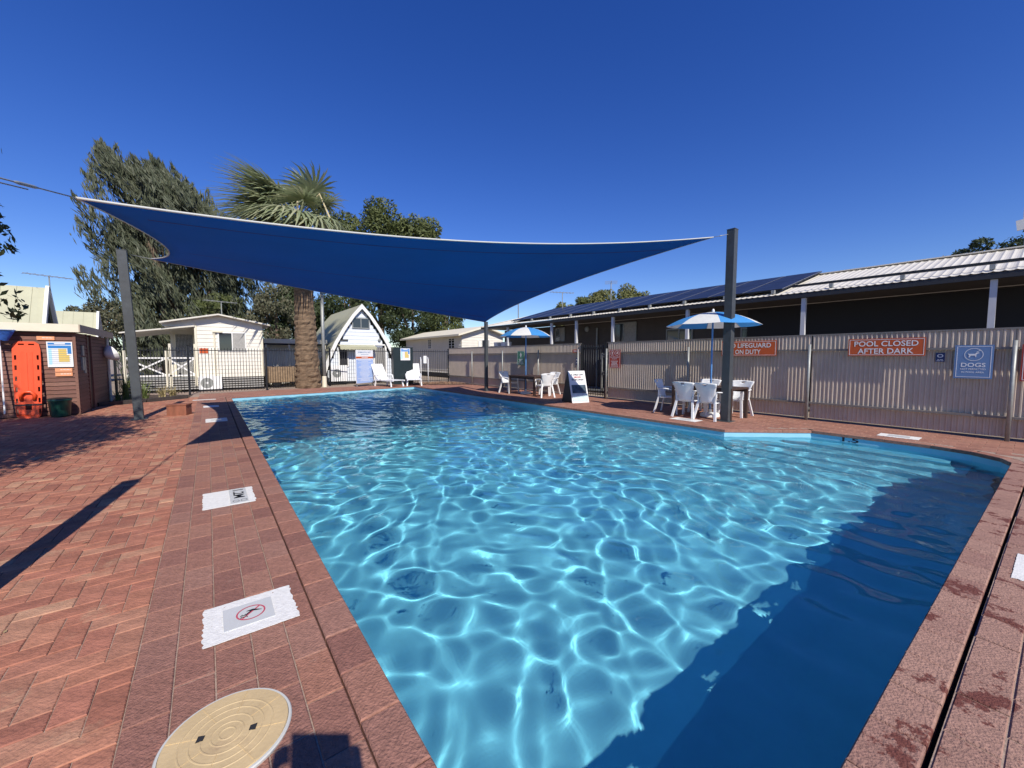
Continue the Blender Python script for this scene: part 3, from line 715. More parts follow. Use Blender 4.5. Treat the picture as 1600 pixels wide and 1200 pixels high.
t_ = thing('pump_cabinet', 'dark green cabinet with a resuscitation chart on its front', 'cabinet', (8.30, 20.25, 0), -8)
M['dkgreen'] = mat('dark_green_steel', (.012, .022, .024), .35, .2, 4)
MB().bx(-.62, .40, 0, .5, 0, 1.92).build('cabinet_body', M['dkgreen'], t_); MB().bx(-.64, .42, -.02, .52, 1.92, 1.95).build('cabinet_top', M['dkgreen'], t_)
def chart(parent, w, h, loc, rot=(0, 0, 0)):
    b = MB().bx(-w / 2, w / 2, -.012, 0, -h / 2, h / 2).build('chart', M['print'], parent); b.location = loc; b.rotation_euler = rot
    def q(m, x0, x1, z0, z1, d=.003): MB().bx(x0 * w, x1 * w, -.012 - d, -.012, z0 * h, z1 * h).build('printed_area', M[m], b)
    q('bluech', -.45, .45, .38, .46); q('bluech', -.45, .45, .24, .35); q('bluech', .30, .45, .02, .24, .002)
    q('yellch', -.06, .26, -.30, .22); q('yellch', .26, .36, -.30, -.02, .002); q('palech', -.45, -.32, -.40, .22, .002)
    mb = MB()
    for k in range(8): mb.bx(-.44 * w, .42 * w, -.0175, -.0155, (.18 - .075 * k) * h, (.188 - .075 * k) * h)
    mb.build('printed_line', M['signblue'], b)
    MB().bx(-.20 * w, .22 * w, -.018, -.015, .40 * h, .44 * h).build('printed_line', M['print'], b)
    return b
M['bluech'] = mat('blue_print', (.03, .20, .52), .4); M['yellch'] = mat('yellow_print', (.72, .52, .12), .4); M['palech'] = mat('pale_cyan_print', (.45, .75, .85), .4)
chart(t_, .50, .62, (.0, -.004, 1.58))
t_ = thing('foot_shower', 'slim white rails and white box beside the dark cabinet', 'shower', (9.35, 20.2, 0))
for x in (-.2, .22): MB().tube([(x, 0, 0), (x, 0, 1.3), (x + .04, .1, 1.42), (x + .05, .3, 1.2)], .025, 8).build('rail', M['white_pl'], t_, True)
MB().bx(-.05, .12, -.03, .05, 1.1, 1.5).build('box', M['white_pl'], t_)

# ------------------------------------------------------------------ shed on the left with its things
def boards(parent, x0, x1, z0, z1, pitch, m, y=0, thick=.022, name='board', gaps=.011, rz=0, loc=(0, 0, 0), solo=True):
    """lapped boards on a wall facing -Y in the parent's frame"""
    k = int(round((z1 - z0) / pitch)); p = (z1 - z0) / k
    me = MB().add([(x0, -thick, 0), (x1, -thick, 0), (x1, -thick * .25, p - gaps), (x0, -thick * .25, p - gaps), (x0, 0, 0), (x1, 0, 0), (x1, 0, p - gaps), (x0, 0, p - gaps)],
                  [(0, 1, 2, 3), (0, 4, 5, 1), (1, 5, 6, 2), (3, 2, 6, 7), (0, 3, 7, 4)]).mesh(name, m)
    for i in range(k):
        o = bpy.data.objects.new(name, me); link(o, parent); o.location = (loc[0], loc[1] + y, z0 + i * p); o.rotation_euler = (0, 0, R(rz))
shed = thing('pump_shed', 'brown board clad shed with cream fascia on the left of the deck', 'shed', (-2.63, 14.62, 0))
MB().bx(-6.0, -.02, .02, 4.2, 0, 2.05).build('wall', M['dark'], shed)
boards(shed, -5.98, -.04, .02, 2.06, .102, M['shed'])
boards(shed, 0, 1.05, .02, 2.06, .102, M['shed'], rz=90, loc=(0, .03, 0)); boards(shed, 1.55, 4.1, .02, 2.06, .102, M['shed'], rz=90, loc=(0, .03, 0))
MB().bx(-.04, .012, -.018, .03, 0, 2.06).build('corner_trim', M['shed'], shed)
MB().bx(-.03, -.005, 1.10, 1.55, .05, 2.0).build('door', mat('dark_brown_door', (.05, .022, .016), .6, .2, 5), shed)
MB().bx(-.05, .03, 1.06, 1.12, 0, 2.06).bx(-.05, .03, 1.54, 1.60, 0, 2.06).build('door_frame', M['shed'], shed)
MB().bx(-6.1, .10, -.14, -.115, 2.06, 2.25).build('fascia', M['cream'], shed); MB().bx(.10, .125, -.14, 4.3, 2.06, 2.25).build('fascia', mat('beige_fascia', (.42, .34, .25), .6, .1, 3), shed)
MB().add([(-6.1, -.115, 2.10), (.10, -.115, 2.10), (.10, 4.3, 2.22), (-6.1, 4.3, 2.22)], [(0, 1, 2, 3)]).build('roof', M['olive'], shed)
MB().tube([(.05, 3.7, 0), (.05, 3.7, 2.1)], .035, 8).build('downpipe', M['cream'], shed)
for (a, b, z0, z1) in ((.42, .58, 1.48, 1.74), (.35, .50, 1.10, 1.44), (.55, .68, 1.02, 1.44)): MB().bx(.012, .05, a, b, z0, z1).build('meter_box', M['galv'], shed)
# items on the shed front
sfy = 14.60
t_ = thing('chart_sign', 'blue and yellow resuscitation chart in white frame on the shed wall', 'sign', (-2.89, sfy - .018, 1.51)); chart(t_, .43, .62, (0, 0, 0))
M['peach'] = mat('pale_orange_sign', (.80, .33, .16), .5)
for (x, z, w, lab) in ((-3.11, 1.90, .29, 'narrow pale orange sign above the chart on the shed'), (-2.85, 1.125, .29, 'upper pale orange strip sign below the chart'), (-2.85, 1.02, .29, 'lower pale orange strip sign below the chart')):
    t_ = thing('strip_sign', lab, 'sign', (x, sfy - .018, z)); MB().bx(-w / 2, w / 2, -.006, 0, -.045, .045).build('board', M['peach'], t_); o = bars(t_, [(.008, w * .6, .012)], M['print'], .03, seed=int(z * 10)); o.location = (0, -.006, 0)
# spine board
t_ = thing('rescue_board', 'bright orange plastic rescue board leaning on the shed wall', 'rescue board', (-3.42, sfy - .22, .0)); t_.rotation_euler = (R(-6), 0, 0)
out = []
prof = [(.14, 0), (.185, .05), (.205, .25), (.215, .6), (.222, 1.2), (.222, 1.62), (.20, 1.76), (.13, 1.82)]
outline = [(x, z) for x, z in prof] + [(-x, z) for x, z in reversed(prof)]
holes = []
for sx in (-1, 1):
    for zc in (.16, .42, .68, .94, 1.20, 1.44): holes.append([(sx * .175 - .018, zc - .055), (sx * .175 + .018, zc - .055), (sx * .175 + .018, zc + .055), (sx * .175 - .018, zc + .055)])
for xc in (-.08, .08): holes.append([(xc - .05, 1.735), (xc + .05, 1.735), (xc + .045, 1.77), (xc - .045, 1.77)])
holes.append([(-.05, .20), (.05, .20), (.05, .34), (-.05, .34)])
tri = tessellate_polygon([[Vector((x, z, 0)) for x, z in outline]] + [[Vector((x, z, 0)) for x, z in h] for h in holes])
pts = outline + [p for h in holes for p in h]
o = MB().add([(x, 0, z) for x, z in pts], [tuple(q) for q in tri]).build('board_body', M['orange'], t_, fix=True); mod(o, 'SOLIDIFY', thickness=.045, offset=0)
MB().grid(lambda a, b: ((a - .5) * .19, -.030 - .012 * math.sin(math.pi * a), .62 + .95 * b), 6, 4).build('raised_spine', M['orange'], t_, True, fix=False)
MB().bx(-.012, .012, -.052, -.04, .62, 1.55).build('rib', M['orange'], t_)
hd_ = MB().tube([(-.10, -.03, .42), (-.11, -.06, .55), (-.05, -.07, .62), (.05, -.07, .62), (.11, -.06, .55), (.10, -.03, .42)], .035, 8).build('head_support', M['orange'], t_, True)
MB().bx(-.215, .215, -.034, -.024, .30, .33).build('strap', M['black'], t_)
# tub
t_ = thing('plastic_tub', 'dark green plastic tub on the bricks before the shed corner', 'tub', (-2.90, 14.30, 0))
M['tub'] = mat('green_plastic', (.012, .06, .045), .35, .2, 5)
MB().lathe([(.15, 0), (.17, .04), (.195, .38), (.21, .40), (.21, .43), (.18, .43), (.15, .10), (.01, .08)], 28).build('tub_body', M['tub'], t_, True)
MB().lathe([(.20, .40), (.20, .45), (.10, .47), (.0001, .47)], 28).build('lid', M['dkgreen'], t_)
# leaf net on pole
t_ = thing('leaf_net', 'blue leaf net on a pale pole propped at the shed wall', 'pool net', (-3.72, 14.3, 0))
MB().tube([(-.02, -.1, .15), (-.09, .22, 1.86)], .016, 8).build('pole', M['white_paint'], t_)
M['net'] = mat('blue_net', (.04, .13, .45), .7, .4, 14, trans=.3)
MB().grid(lambda a, b: (-.08 + (.26 * (1 - .4 * b)) * math.cos(a * 6.2832), .1 + .16 * math.sin(a * 6.2832) * (1 - .4 * b), 2.06 - .22 * b + .03 * math.sin(a * 12)), 18, 5).build('net_bag', M['net'], t_, True, fix=False)
MB().tube([(-.08 + .27 * math.cos(a * .35), .1 + .17 * math.sin(a * .35), 2.06) for a in range(19)], .012, 6).build('hoop', M['signblue'], t_)
# white hood lamp
t_ = thing('flood_lamp', 'white domed lamp hood fixed at the far shed corner', 'lamp', (-2.46, 17.9, 1.55))
MB().grid(lambda a, b: (.24 * b * math.cos(a * 6.2832), -.22 * (1 - b * b) + .05, .27 * b * math.sin(a * 6.2832)), 20, 6).build('hood', M['white_pl'], t_, True, fix=False); t_.rotation_euler = (R(25), 0, R(-50))
MB().beam((-.2, .1, .1), (0, .0, 0), .03, .03).build('bracket', M['galv'], t_)
# planter box
t_ = thing('terracotta_planter', 'low terracotta planter box on the left deck by the pool edge', 'planter', (-.62, 12.95, 0), -20)
M['terra'] = mat('terracotta', (.24, .085, .045), .7, .35, 6, .4, 40, stretch=(1, 1, .2))
bxp = MB().bx(-.20, .20, -.15, .15, 0, .25); o = bxp.build('box_wall', M['terra'], t_); MB().bx(-.215, .215, -.165, .165, .25, .275).build('rim', M['terra'], t_)

# garden bed with tufts
bed = MB().add([(-2.62, 16.45, -.004), (-.62, 18.0, -.004), (-.5, 19.6, -.004), (-2.8, 21.2, -.004), (-2.62, 19.0, -.004)], [(0, 1, 2, 3, 4)]).build('garden_bed', M['soil']); tag(bed, 'dark soil garden bed by the shed', kind='structure')
for k, (a, b) in enumerate((((-2.62, 16.55), (-1.66, 17.22)), ((-1.62, 17.25), (-.64, 18.0)))):
    t_ = MB().beam((*a, .05), (*b, .06), .13, .12).build('edging_sleeper', mat('dark_timber', (.05, .04, .035), .9, .3, 10)); tag(t_, ['dark timber edging of the garden bed nearest the shed', 'dark timber edging of the garden bed nearest the pool'][k], 'edging')
def tuft(loc, h, n_, m, label, seed, spread=.5):
    r_ = np.random.default_rng(seed); V = []; F = []
    for i in range(n_):
        an = r_.uniform(0, 6.28); le = h * r_.uniform(.6, 1.1); sp = spread * r_.uniform(.2, 1); w = .012; px, py = r_.normal(0, .04, 2)
        dx, dy = math.cos(an), math.sin(an); pts = [(px + dx * sp * le * s ** 1.6, py + dy * sp * le * s ** 1.6, le * (s - .35 * sp * s ** 3)) for s in (0, .35, .7, 1)]
        k = len(V)
        for q, (x, y, z) in enumerate(pts): ww = w * (1 - q / 3.2); V += [(x - dy * ww, y + dx * ww, z), (x + dy * ww, y - dx * ww, z)]
        F += [(k + 2 * q, k + 2 * q + 1, k + 2 * q + 3, k + 2 * q + 2) for q in range(3)]
    t_ = thing('grass_tuft', label, 'plant', loc, 0, 'grassy plants in the garden bed'); npmesh('blades', V, F, m, t_); MB().lathe([(.06, 0), (.04, .08), (.01, .1)], 8).build('crown_base', M['trunk'], t_)
M['gr1'] = mat('green_blade', None, .7, cols=[(.08, .12, .03), (.16, .20, .05), (.10, .14, .04)]); M['gr2'] = mat('straw_blade', None, .8, cols=[(.35, .28, .12), (.5, .40, .2), (.25, .24, .10)])
tuft((-2.25, 18.6, 0), 1.0, 90, M['gr1'], 'tall green grassy plant behind the left sail post', 1); tuft((-1.75, 18.3, 0), .75, 70, M['gr1'], 'green grassy plant just right of the left sail post', 2, .8)
tuft((-1.3, 18.4, 0), .55, 60, M['gr2'], 'straw coloured grassy plant at the middle of the bed', 3, 1.1); tuft((-1.05, 18.65, 0), .5, 50, M['gr2'], 'pale dry grassy plant toward the black fence', 4, 1.2); tuft((-2.35, 17.9, 0), .5, 40, M['gr1'], 'low green grassy plant by the shed corner', 5, 1)
# right rear garden strip
rb = MB().add([(8.4, 19.6, .003), (10.9, 17.9, .003), (10.95, 20.45, .003), (8.9, 20.6, .003)], [(0, 1, 2, 3)]).build('mulch_bed', mat('bark_mulch', (.10, .06, .04), 1, .6, 30, 1, 60)); tag(rb, 'bark mulch bed in the far right corner', kind='structure')
V = []; F = []
r_ = np.random.default_rng(5)
for i in range(900):
    x = r_.uniform(8.7, 10.9); y = r_.uniform(18.4, 20.4)
    if y < 19.6 - (x - 8.4) * .68: continue
    a = r_.uniform(0, 3.14); l = r_.uniform(.03, .08); k = len(V); dx, dy = math.cos(a) * l, math.sin(a) * l; z = r_.uniform(.01, .06)
    V += [(x - dx, y - dy, z), (x + dy * .4, y - dx * .4, z + .02), (x + dx, y + dy, z + r_.uniform(0, .05)), (x - dy * .4, y + dx * .4, z)]; F.append((k, k + 1, k + 2, k + 3))
tag(npmesh('leaf_litter', V, F, mat('leaf_litter', None, .9, cols=[(.16, .08, .05), (.30, .18, .10), (.10, .06, .04)])), 'brown leaf litter on the mulch bed', 'leaf litter', kind='stuff')

# ------------------------------------------------------------------ buildings
def clap(L_, poly_top, z0, pitch, m, name='weatherboards', th=.02):
    """lapped weatherboards, wall in XZ facing -Y; poly_top(x) gives the wall height; clipped per board"""
    mb = MB(); z = z0; xs = np.linspace(0, L_, 25); top = max(poly_top(x) for x in xs)
    while z < top:
        z1 = min(z + pitch, top); ins = [x for x in xs if poly_top(x) >= z + pitch * .5]
        if ins:
            a, b = min(ins), max(ins); mb.add([(a, -th, z), (b, -th, z), (b, -.004, z1), (a, -.004, z1), (a, 0, z), (b, 0, z)], [(0, 1, 2, 3), (0, 4, 5, 1)])
        z += pitch
    return mb
def window(parent, x0, x1, z0, z1, split=True, fm='white_paint', gm='glass', y=-.03, rz=0, loc=None, half=None):
    fr = MB(); e = .05
    fr.bx(x0 - e, x1 + e, y - .02, y + .03, z1, z1 + e).bx(x0 - e, x1 + e, y - .02, y + .03, z0 - e, z0).bx(x0 - e, x0, y - .02, y + .03, z0, z1).bx(x1, x1 + e, y - .02, y + .03, z0, z1)
    if split: fr.bx((x0 + x1) / 2 - .02, (x0 + x1) / 2 + .02, y - .02, y + .03, z0, z1)
    o = fr.build('window_frame', M[fm], parent); p = MB().bx(x0, (x0 + x1) / 2 if half else x1, y + .0, y + .012, z0, z1).build('pane', M[gm], o)
    if half: MB().bx((x0 + x1) / 2, x1, y + .0, y + .012, z0, z1).build('pane', M[half], o)
    if loc is not None: o.location = loc; o.rotation_euler = (0, 0, R(rz))
    return o
M['curtain'] = mat('pale_curtain', (.35, .34, .31), .8, .2, 20)

# white cabin
cab = thing('white_cabin', 'white weatherboard cabin with low gable roof and verandah behind the fence', 'cabin', (-.4, 22.0, 0))
top = lambda x: 3.28 - .185 * abs(x - .83) * 1.0
MB().prism([(0, .55), (2.45, .55), (2.45, top(2.45) - .02), (.83, 3.26), (0, top(0) - .02)], .01, 7.5, 'xz').build('cabin_body', M['clad'], cab)
o = clap(2.45, top, .55, .17, M['clad']).build('weatherboards', M['clad'], cab, fix=False)
MB().add([(-1.05, .0, 2.72), (0, 0, 2.72), (0, 0, 3.10), (-1.05, 0, 2.92)], [(0, 1, 2, 3)]).build('gable_end', M['clad'], cab)
MB().bx(-.02, .06, -.04, 0, .55, 2.9).bx(2.40, 2.48, -.04, 0, .55, 2.9).build('corner_trim', M['cream'], cab)
r_ = MB()
for a, b in (((-1.12, 2.885), (.83, 3.32)), ((.83, 3.32), (2.78, 2.93))):
    r_.add([(a[0], -.35, a[1]), (b[0], -.35, b[1]), (b[0], 7.8, b[1]), (a[0], 7.8, a[1]), (a[0], -.35, a[1] - .06), (b[0], -.35, b[1] - .06), (b[0], 7.8, b[1] - .06), (a[0], 7.8, a[1] - .06)], [(0, 1, 2, 3), (4, 5, 1, 0), (7, 6, 5, 4), (0, 3, 7, 4), (1, 2, 6, 5)])
r_.build('roof', M['roofwhite'], cab)
MB().bx(-.9, 0, 1.5, 1.6, .55, 2.8).build('recessed_wall', M['clad'], cab)
dr = MB().bx(-.72, -.12, 1.46, 1.5, .62, 2.45).build('door', M['dark'], cab)
lt = MB()
for k in range(12): lt.beam((-.72 + .05 * k, 1.44, .62), (-.72 + .05 * k, 1.44, 2.45), .006, .012); 
for k in range(34): lt.beam((-.72, 1.435, .64 + .054 * k), (-.12, 1.435, .64 + .054 * k), .006, .012)
lt.build('screen', M['white_paint'], dr)
MB().bx(-.80, -.72, 1.42, 1.5, .55, 2.52).bx(-.12, -.04, 1.42, 1.5, .55, 2.52).build('door_frame', M['cream'], cab)
window(cab, .83, 1.78, 1.74, 2.5, half='curtain')
MB().tube([(.66, -.05, .3), (.66, -.05, 2.55)], .03, 8).build('downpipe', M['cream'], cab)
MB().bx(.60, .95, -.12, -.03, 2.52, 2.6).build('window_hood', M['cream'], cab)
sk = MB()
for k in range(5): sk.bx(-2.3, 2.45, .0, .03, .06 + .1 * k, .115 + .1 * k)
sk.build('base_slats', mat('grey_slat', (.33, .32, .30), .7, .1, 8), cab); MB().bx(-2.3, 2.45, .2, 7, 0, .5).build('under_floor', M['dark'], cab)
vr = MB().add([(-2.35, -.1, 2.42), (-.0, -.1, 2.80), (-.0, 4, 2.80), (-2.35, 4, 2.42), (-2.35, -.1, 2.37), (0, -.1, 2.74), (0, 4, 2.74), (-2.35, 4, 2.37)], [(0, 1, 2, 3), (7, 6, 5, 4), (4, 5, 1, 0), (0, 3, 7, 4)]).build('verandah_roof', M['roofwhite'], cab)
MB().bx(-2.3, 0, 0, 4, .50, .56).build('verandah_floor', M['galv'], cab)
for x in (-2.25, -.98, -.86, -.03): MB().bx(x - .04, x + .04, -.02, .06, .2, 2.0 if x > -.9 else 1.7).build('verandah_post', M['cream'], cab)
MB().bx(-2.27, -2.21, 0, .06, 1.6, 2.45).build('verandah_post', M['black'], cab)
for x0, x1 in ((-2.2, -1.02), (-.94, -.07), (-.0 - .80, -.10)):
    if x0 == -.80: continue
    MB().beam((x0, 0, 1.40), (x1, 0, 1.40), .04, .06).build('balustrade_rail', M['white_paint'], cab); MB().beam((x0, 0, .66), (x1, 0, .66), .04, .06).build('balustrade_rail', M['white_paint'], cab)
    MB().beam((x0, 0, .69), (x1, 0, 1.37), .03, .06).build('cross_brace', M['white_paint'], cab); MB().beam((x0, .03, 1.37), (x1, .03, .69), .03, .06).build('cross_brace', M['white_paint'], cab)
MB().bx(.12, .42, -.03, -.015, 1.60, 1.82).build('notice', M['signorange'], cab)
def aircon(loc, rz, label, w=.8, h=.56):
    t_ = thing('air_conditioner', label, 'air conditioner', loc, rz, 'outdoor air conditioner units')
    MB().bx(-w / 2, w / 2, 0, .3, .05, .05 + h).build('casing', M['white_pl'], t_)
    MB().grid(lambda a, b: (-.12 + (.22 - .17 * b) * math.cos(a * 6.2832), -.012, .05 + h / 2 + (.22 - .17 * b) * math.sin(a * 6.2832)), 24, 3).build('fan_grille', M['galv'], t_)
    MB().lathe([(.05, 0), (.05, .01)], 12).build('fan_hub', M['white_pl'], t_).matrix_local = Matrix.Translation((-.12, -.014, .05 + h / 2)) @ Matrix.Rotation(R(90), 4, 'X')
    for x in (-w / 2 + .1, w / 2 - .1): MB().bx(x - .04, x + .04, 0, .3, 0, .05).build('foot', M['dark'], t_)
aircon((.05, 21.6, 0), 0, 'white outdoor air conditioner unit below the white cabin window')
# antenna on white cabin
def antenna(loc, h, rz, label, n_=7, L_=1.4):
    t_ = thing('tv_antenna', label, 'antenna', loc, rz, 'rooftop television antennas'); MB().tube([(0, 0, 0), (0, 0, h)], .022, 6).build('mast', M['galv'], t_)
    MB().tube([(-L_ / 2, 0, h), (L_ / 2, 0, h)], .015, 6).build('boom', M['galv'], t_)
    for k in range(n_):
        x = -L_ / 2 + L_ * (k + .3) / n_; MB().tube([(x, -.3, h), (x, .3, h)], .006, 5).build('element', M['galv'], t_)
antenna((.62, 24, 3.2), .9, 20, 'television antenna on the white cabin roof')
antenna((-4.9, 24.0, 4.05), .6, 30, 'television antenna above the left olive roof')

# carport between cabin and palm
cp = thing('carport', 'low cream roofed carport between the white cabin and the palm', 'carport', (2.3, 24.0, 0))
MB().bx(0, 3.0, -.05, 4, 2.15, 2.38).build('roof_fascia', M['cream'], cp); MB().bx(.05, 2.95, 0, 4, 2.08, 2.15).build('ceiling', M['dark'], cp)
MB().bx(0, 3.0, .6, .7, .0, 2.08).build('rear_wall', M['clad'], cp)
for x in (.1, 1.15, 2.9): MB().bx(x - .04, x + .04, 0, .08, 0, 2.1).build('post', M['cream'], cp)
MB().bx(1.7, 2.1, .57, .6, 1.1, 1.8).build('window', M['glass'], cp)
t_ = thing('timber_skip', 'low brown timber box trailer standing in front of the carport', 'trailer', (3.3, 23.0, 0), 8)
br = mat('weathered_timber', (.26, .18, .11), .9, .3, 8)
for k in range(5): MB().bx(-1.1, 1.1, -.6, -.57, .22 + .15 * k, .36 + .15 * k).build('side_board', br, t_)
MB().bx(-1.1, 1.1, -.565, .6, .2, .26).build('tray', br, t_); MB().bx(-1.1, -1.06, -.565, .6, .26, .96).bx(1.06, 1.1, -.565, .6, .26, .96).bx(-1.06, 1.06, .56, .6, .26, .96).build('end_board', br, t_)
for x in (-.75, .75):
    o = MB().lathe([(.18, -.06), (.22, -.05), (.22, .05), (.18, .06)], 18).build('wheel', M['black'], t_, True); o.location = (x, -.5, .22); o.rotation_euler = (R(90), 0, 0)

# A-frame chalet (middle)
af = thing('a_frame_chalet', 'white boarded A-frame chalet with olive roof behind the notice board', 'chalet', (6.95, 23.0, 0))
prof = [(0, 4.36), (.55, 3.72), (1.05, 2.98), (1.5, 2.2), (1.86, 1.4), (2.12, .6), (2.25, 0)]
full = [(-x, z) for x, z in reversed(prof)] + prof[1:]
MB().prism([(x * .90, z - .12 if z > .2 else z) for x, z in full], .2, 6.8, 'xz').build('chalet_body', M['dark'], af)
def prz(x):
    x = abs(x)
    for (a, za), (b, zb) in zip(prof, prof[1:]):
        if a <= x <= b: return za + (zb - za) * (x - a) / (b - a)
    return 0
M['boardwhite'] = mat('bluish_white_board', (.66, .70, .74), .6, .05, 3)
o = clap(4.0, lambda x: prz((x - 2.0) / .9) - .14, .1, .21, M['boardwhite']).build('weatherboards', M['boardwhite'], af, fix=False); o.location = (-2.0, .19, 0)
for sgn in (-1, 1):
    r_ = MB(); k = len(prof)
    for x, z in prof: r_.v += [(sgn * x, -.0, z), (sgn * x, 7, z), (sgn * (x * .95), 7, z - .10), (sgn * (x * .95), 0, z - .10)]
    for i in range(k - 1):
        a = 4 * i; r_.f += [(a, a + 4, a + 5, a + 1), (a + 3, a + 2, a + 6, a + 7), (a, a + 3, a + 7, a + 4), (a + 1, a + 5, a + 6, a + 2)]
    r_.build('roof_panel', M['olive'], af)
    b_ = MB(); O = [(x, z + .03) for x, z in prof]; I = [(max(x - .17, 0), z - (.24 if x == 0 else .02)) for x, z in prof]
    for q in range(len(prof) - 1):
        (xa, za), (xb, zb), (xc, zc), (xd, zd) = O[q], O[q + 1], I[q + 1], I[q]
        b_.add([(sgn * xa, -.06, za), (sgn * xb, -.06, zb), (sgn * xc, -.06, zc), (sgn * xd, -.06, zd), (sgn * xa, -.003, za), (sgn * xb, -.003, zb), (sgn * xc, -.003, zc), (sgn * xd, -.003, zd)], [(0, 1, 2, 3), (0, 4, 5, 1), (3, 2, 6, 7)])
    b_.build('barge_board', M['white_paint'], af)
window(af, -.46, .40, 3.08, 3.58, y=.14, fm='galv')
window(af, -1.22, -.80, .95, 1.95, False, y=.14, fm='white_paint', gm='dark')
d_ = MB().bx(.72, 1.28, .12, .16, .1, 2.0).build('door', M['dark'], af)
lt = MB()
for k in range(5): lt.bx(.74 + .11 * k, .80 + .11 * k, .10, .12, .2, 1.95)
lt.build('screen', M['curtain'], d_); MB().bx(.62, .72, .1, .17, .1, 2.1).bx(1.28, 1.38, .1, .17, .1, 2.1).bx(.62, 1.38, .1, .17, 2.1, 2.18).build('door_frame', M['white_paint'], af)
aw = MB().grid(lambda a, b: (-1.3 + 1.95 * a, .15 - .55 * b, 2.12 - .12 * b), 20, 1); aw.grid(lambda a, b: (-1.3 + 1.95 * a, -.40, 2.0 - (.14 + .04 * (int(a * 20) % 2)) * b), 20, 1)
aw.build('awning', M['olive'], af, fix=False)
MB().lathe([(.08, 0), (.08, .04), (.05, .06)], 14).build('wall_lamp', M['galv'], af).matrix_local = Matrix.Translation((.98, .12, 2.42)) @ Matrix.Rotation(R(90), 4, 'X')
MB().bx(-1.35, -.75, .10, .15, 2.34, 2.40).build('vent', M['dark'], af)
aircon((5.55, 22.55, .1), 0, 'large white air conditioner unit beside the A-frame chalet', .85, .85)

# left A-frame roofs beyond the shed
def side_af(loc, L_, hw, h, label, both=False):
    t_ = thing('a_frame_chalet', label, 'chalet', loc, 0)
    MB().prism([(-hw * .93, 0), (hw * .93, 0), (0, h * .95)], -L_ + .1, -.1, 'yz').build('chalet_body', M['dark'], t_)
    # roof panels with shallow ribs
    for sgn in (-1, 1):
        mb = MB(); k = int(L_ / .2); 
        for i in range(k):
            x0_, x1_ = -L_ + L_ * i / k, -L_ + L_ * (i + 1) / k; d = .0 if i % 2 else .02
            mb.add([(x0_, sgn * (hw + d), 0), (x1_, sgn * (hw + d), 0), (x1_, sgn * d, h), (x0_, sgn * d, h)], [(0, 1, 2, 3)])
        mb.build('roof_panel', M['olive'], t_, fix=False)
        for xx in ((0,) if not both else (0, -L_)): MB().beam((xx, sgn * hw * 1.01, 0), (xx, sgn * .01, h + .04), .16, .10, up=(1, 0, 0)).build('barge_board', M['white_paint'], t_)
side_af((-4.95, 24.0, 0), 9, 2.1, 4.18, 'tall olive A-frame roof beyond the shed on the far left')
side_af((-5.05, 33.8, 0), 2.0, 2.0, 4.05, 'smaller olive A-frame roof right of the taller one beyond the shed', True)

# right rear cabin
rc = thing('weatherboard_cabin', 'long cream weatherboard cabin between the A-frame chalet and the long building', 'cabin', (13.6, 23.5, 0))
MB().prism([(0, .3), (3.4, .3), (3.4, 3.0), (1.7, 3.5), (0, 3.0)], 0.01, 9.4, 'xz').build('cabin_body', M['clad'], rc)
o = clap(3.4, lambda x: 3.5 - .29 * abs(x - 1.7), .3, .19, M['clad']).build('weatherboards', M['clad'], rc, fix=False)
o = clap(9.4, lambda x: 3.0, .3, .19, M['clad'], th=.035).build('weatherboards', M['clad'], rc, fix=False); o.rotation_euler = (0, 0, R(-90)); o.location = (0, 9.4, 0)
r_ = MB()
for a, b in (((-.45, 2.95), (1.7, 3.58)), ((1.7, 3.58), (3.8, 2.95))): r_.add([(a[0], -.4, a[1]), (b[0], -.4, b[1]), (b[0], 9.7, b[1]), (a[0], 9.7, a[1]), (a[0], -.4, a[1] - .12), (b[0], -.4, b[1] - .12), (b[0], 9.7, b[1] - .12), (a[0], 9.7, a[1] - .12)], [(0, 1, 2, 3), (4, 5, 1, 0), (7, 6, 5, 4), (0, 3, 7, 4), (1, 2, 6, 5)])
r_.build('roof', M['cream'], rc)
window(rc, -.4, .4, 1.3, 2.7, rz=-90, loc=(0, 1.35, 0)); window(rc, -.22, .22, 2.1, 2.75, rz=-90, loc=(0, 4.8, 0)); window(rc, -.3, .3, 1.7, 2.6, y=-.03, loc=(1.9, 0, 0), half='curtain')
MB().bx(-.05, 3.45, .2, 9.3, 0, .3).build('base', M['dark'], rc)
MB().bx(1.25, 1.45, -.12, -.02, 1.4, 2.55).build('meter_box', M['white_paint'], rc)

# long building with verandah, solar panels, white corrugated roof
lb = thing('long_building', 'long dark walled building with verandah and corrugated roof behind the right fence', 'building', (13.0, 0, 0))
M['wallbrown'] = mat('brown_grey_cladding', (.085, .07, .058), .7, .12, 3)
YA, YB = -7.0, 20.0
MB().bx(1.64, 6, YA, YB, 0, 3.0).build('wall', M['wallbrown'], lb)
o = clap(YB - YA, lambda x: 3.05, .1, .19, M['wallbrown']).build('weatherboards', M['wallbrown'], lb, fix=False); o.rotation_euler = (0, 0, R(-90)); o.location = (1.62, YB, 0)
MB().bx(0.05, 1.6, YA, YB, .0, .04).build('verandah_floor', M['galv'], lb)
MB().add([(-.04, YA, 3.07), (1.6, YA, 3.07), (1.6, YB, 3.07), (-.04, YB, 3.07)], [(0, 1, 2, 3)]).build('verandah_ceiling', M['wallbrown'], lb)
MB().bx(-.12, -.04, YA, YB, 3.05, 3.17).build('gutter', mat('dark_gutter', (.03, .03, .032), .5), lb)
M['vpost'] = mat('pale_post', (.62, .62, .62), .5, .05, 5)
for y in (-2.7, .66, 3.97, 7.29, 8.98 + 1.45, 12.43, 14.03, 17.5): MB().bx(-.05, .05, y - .05, y + .05, 0, 3.04).build('verandah_post', M['vpost'], lb)
sl_ = 1.00 / 3.6   # roof slope
def roofz(x): return 3.17 + (x + .16) * sl_
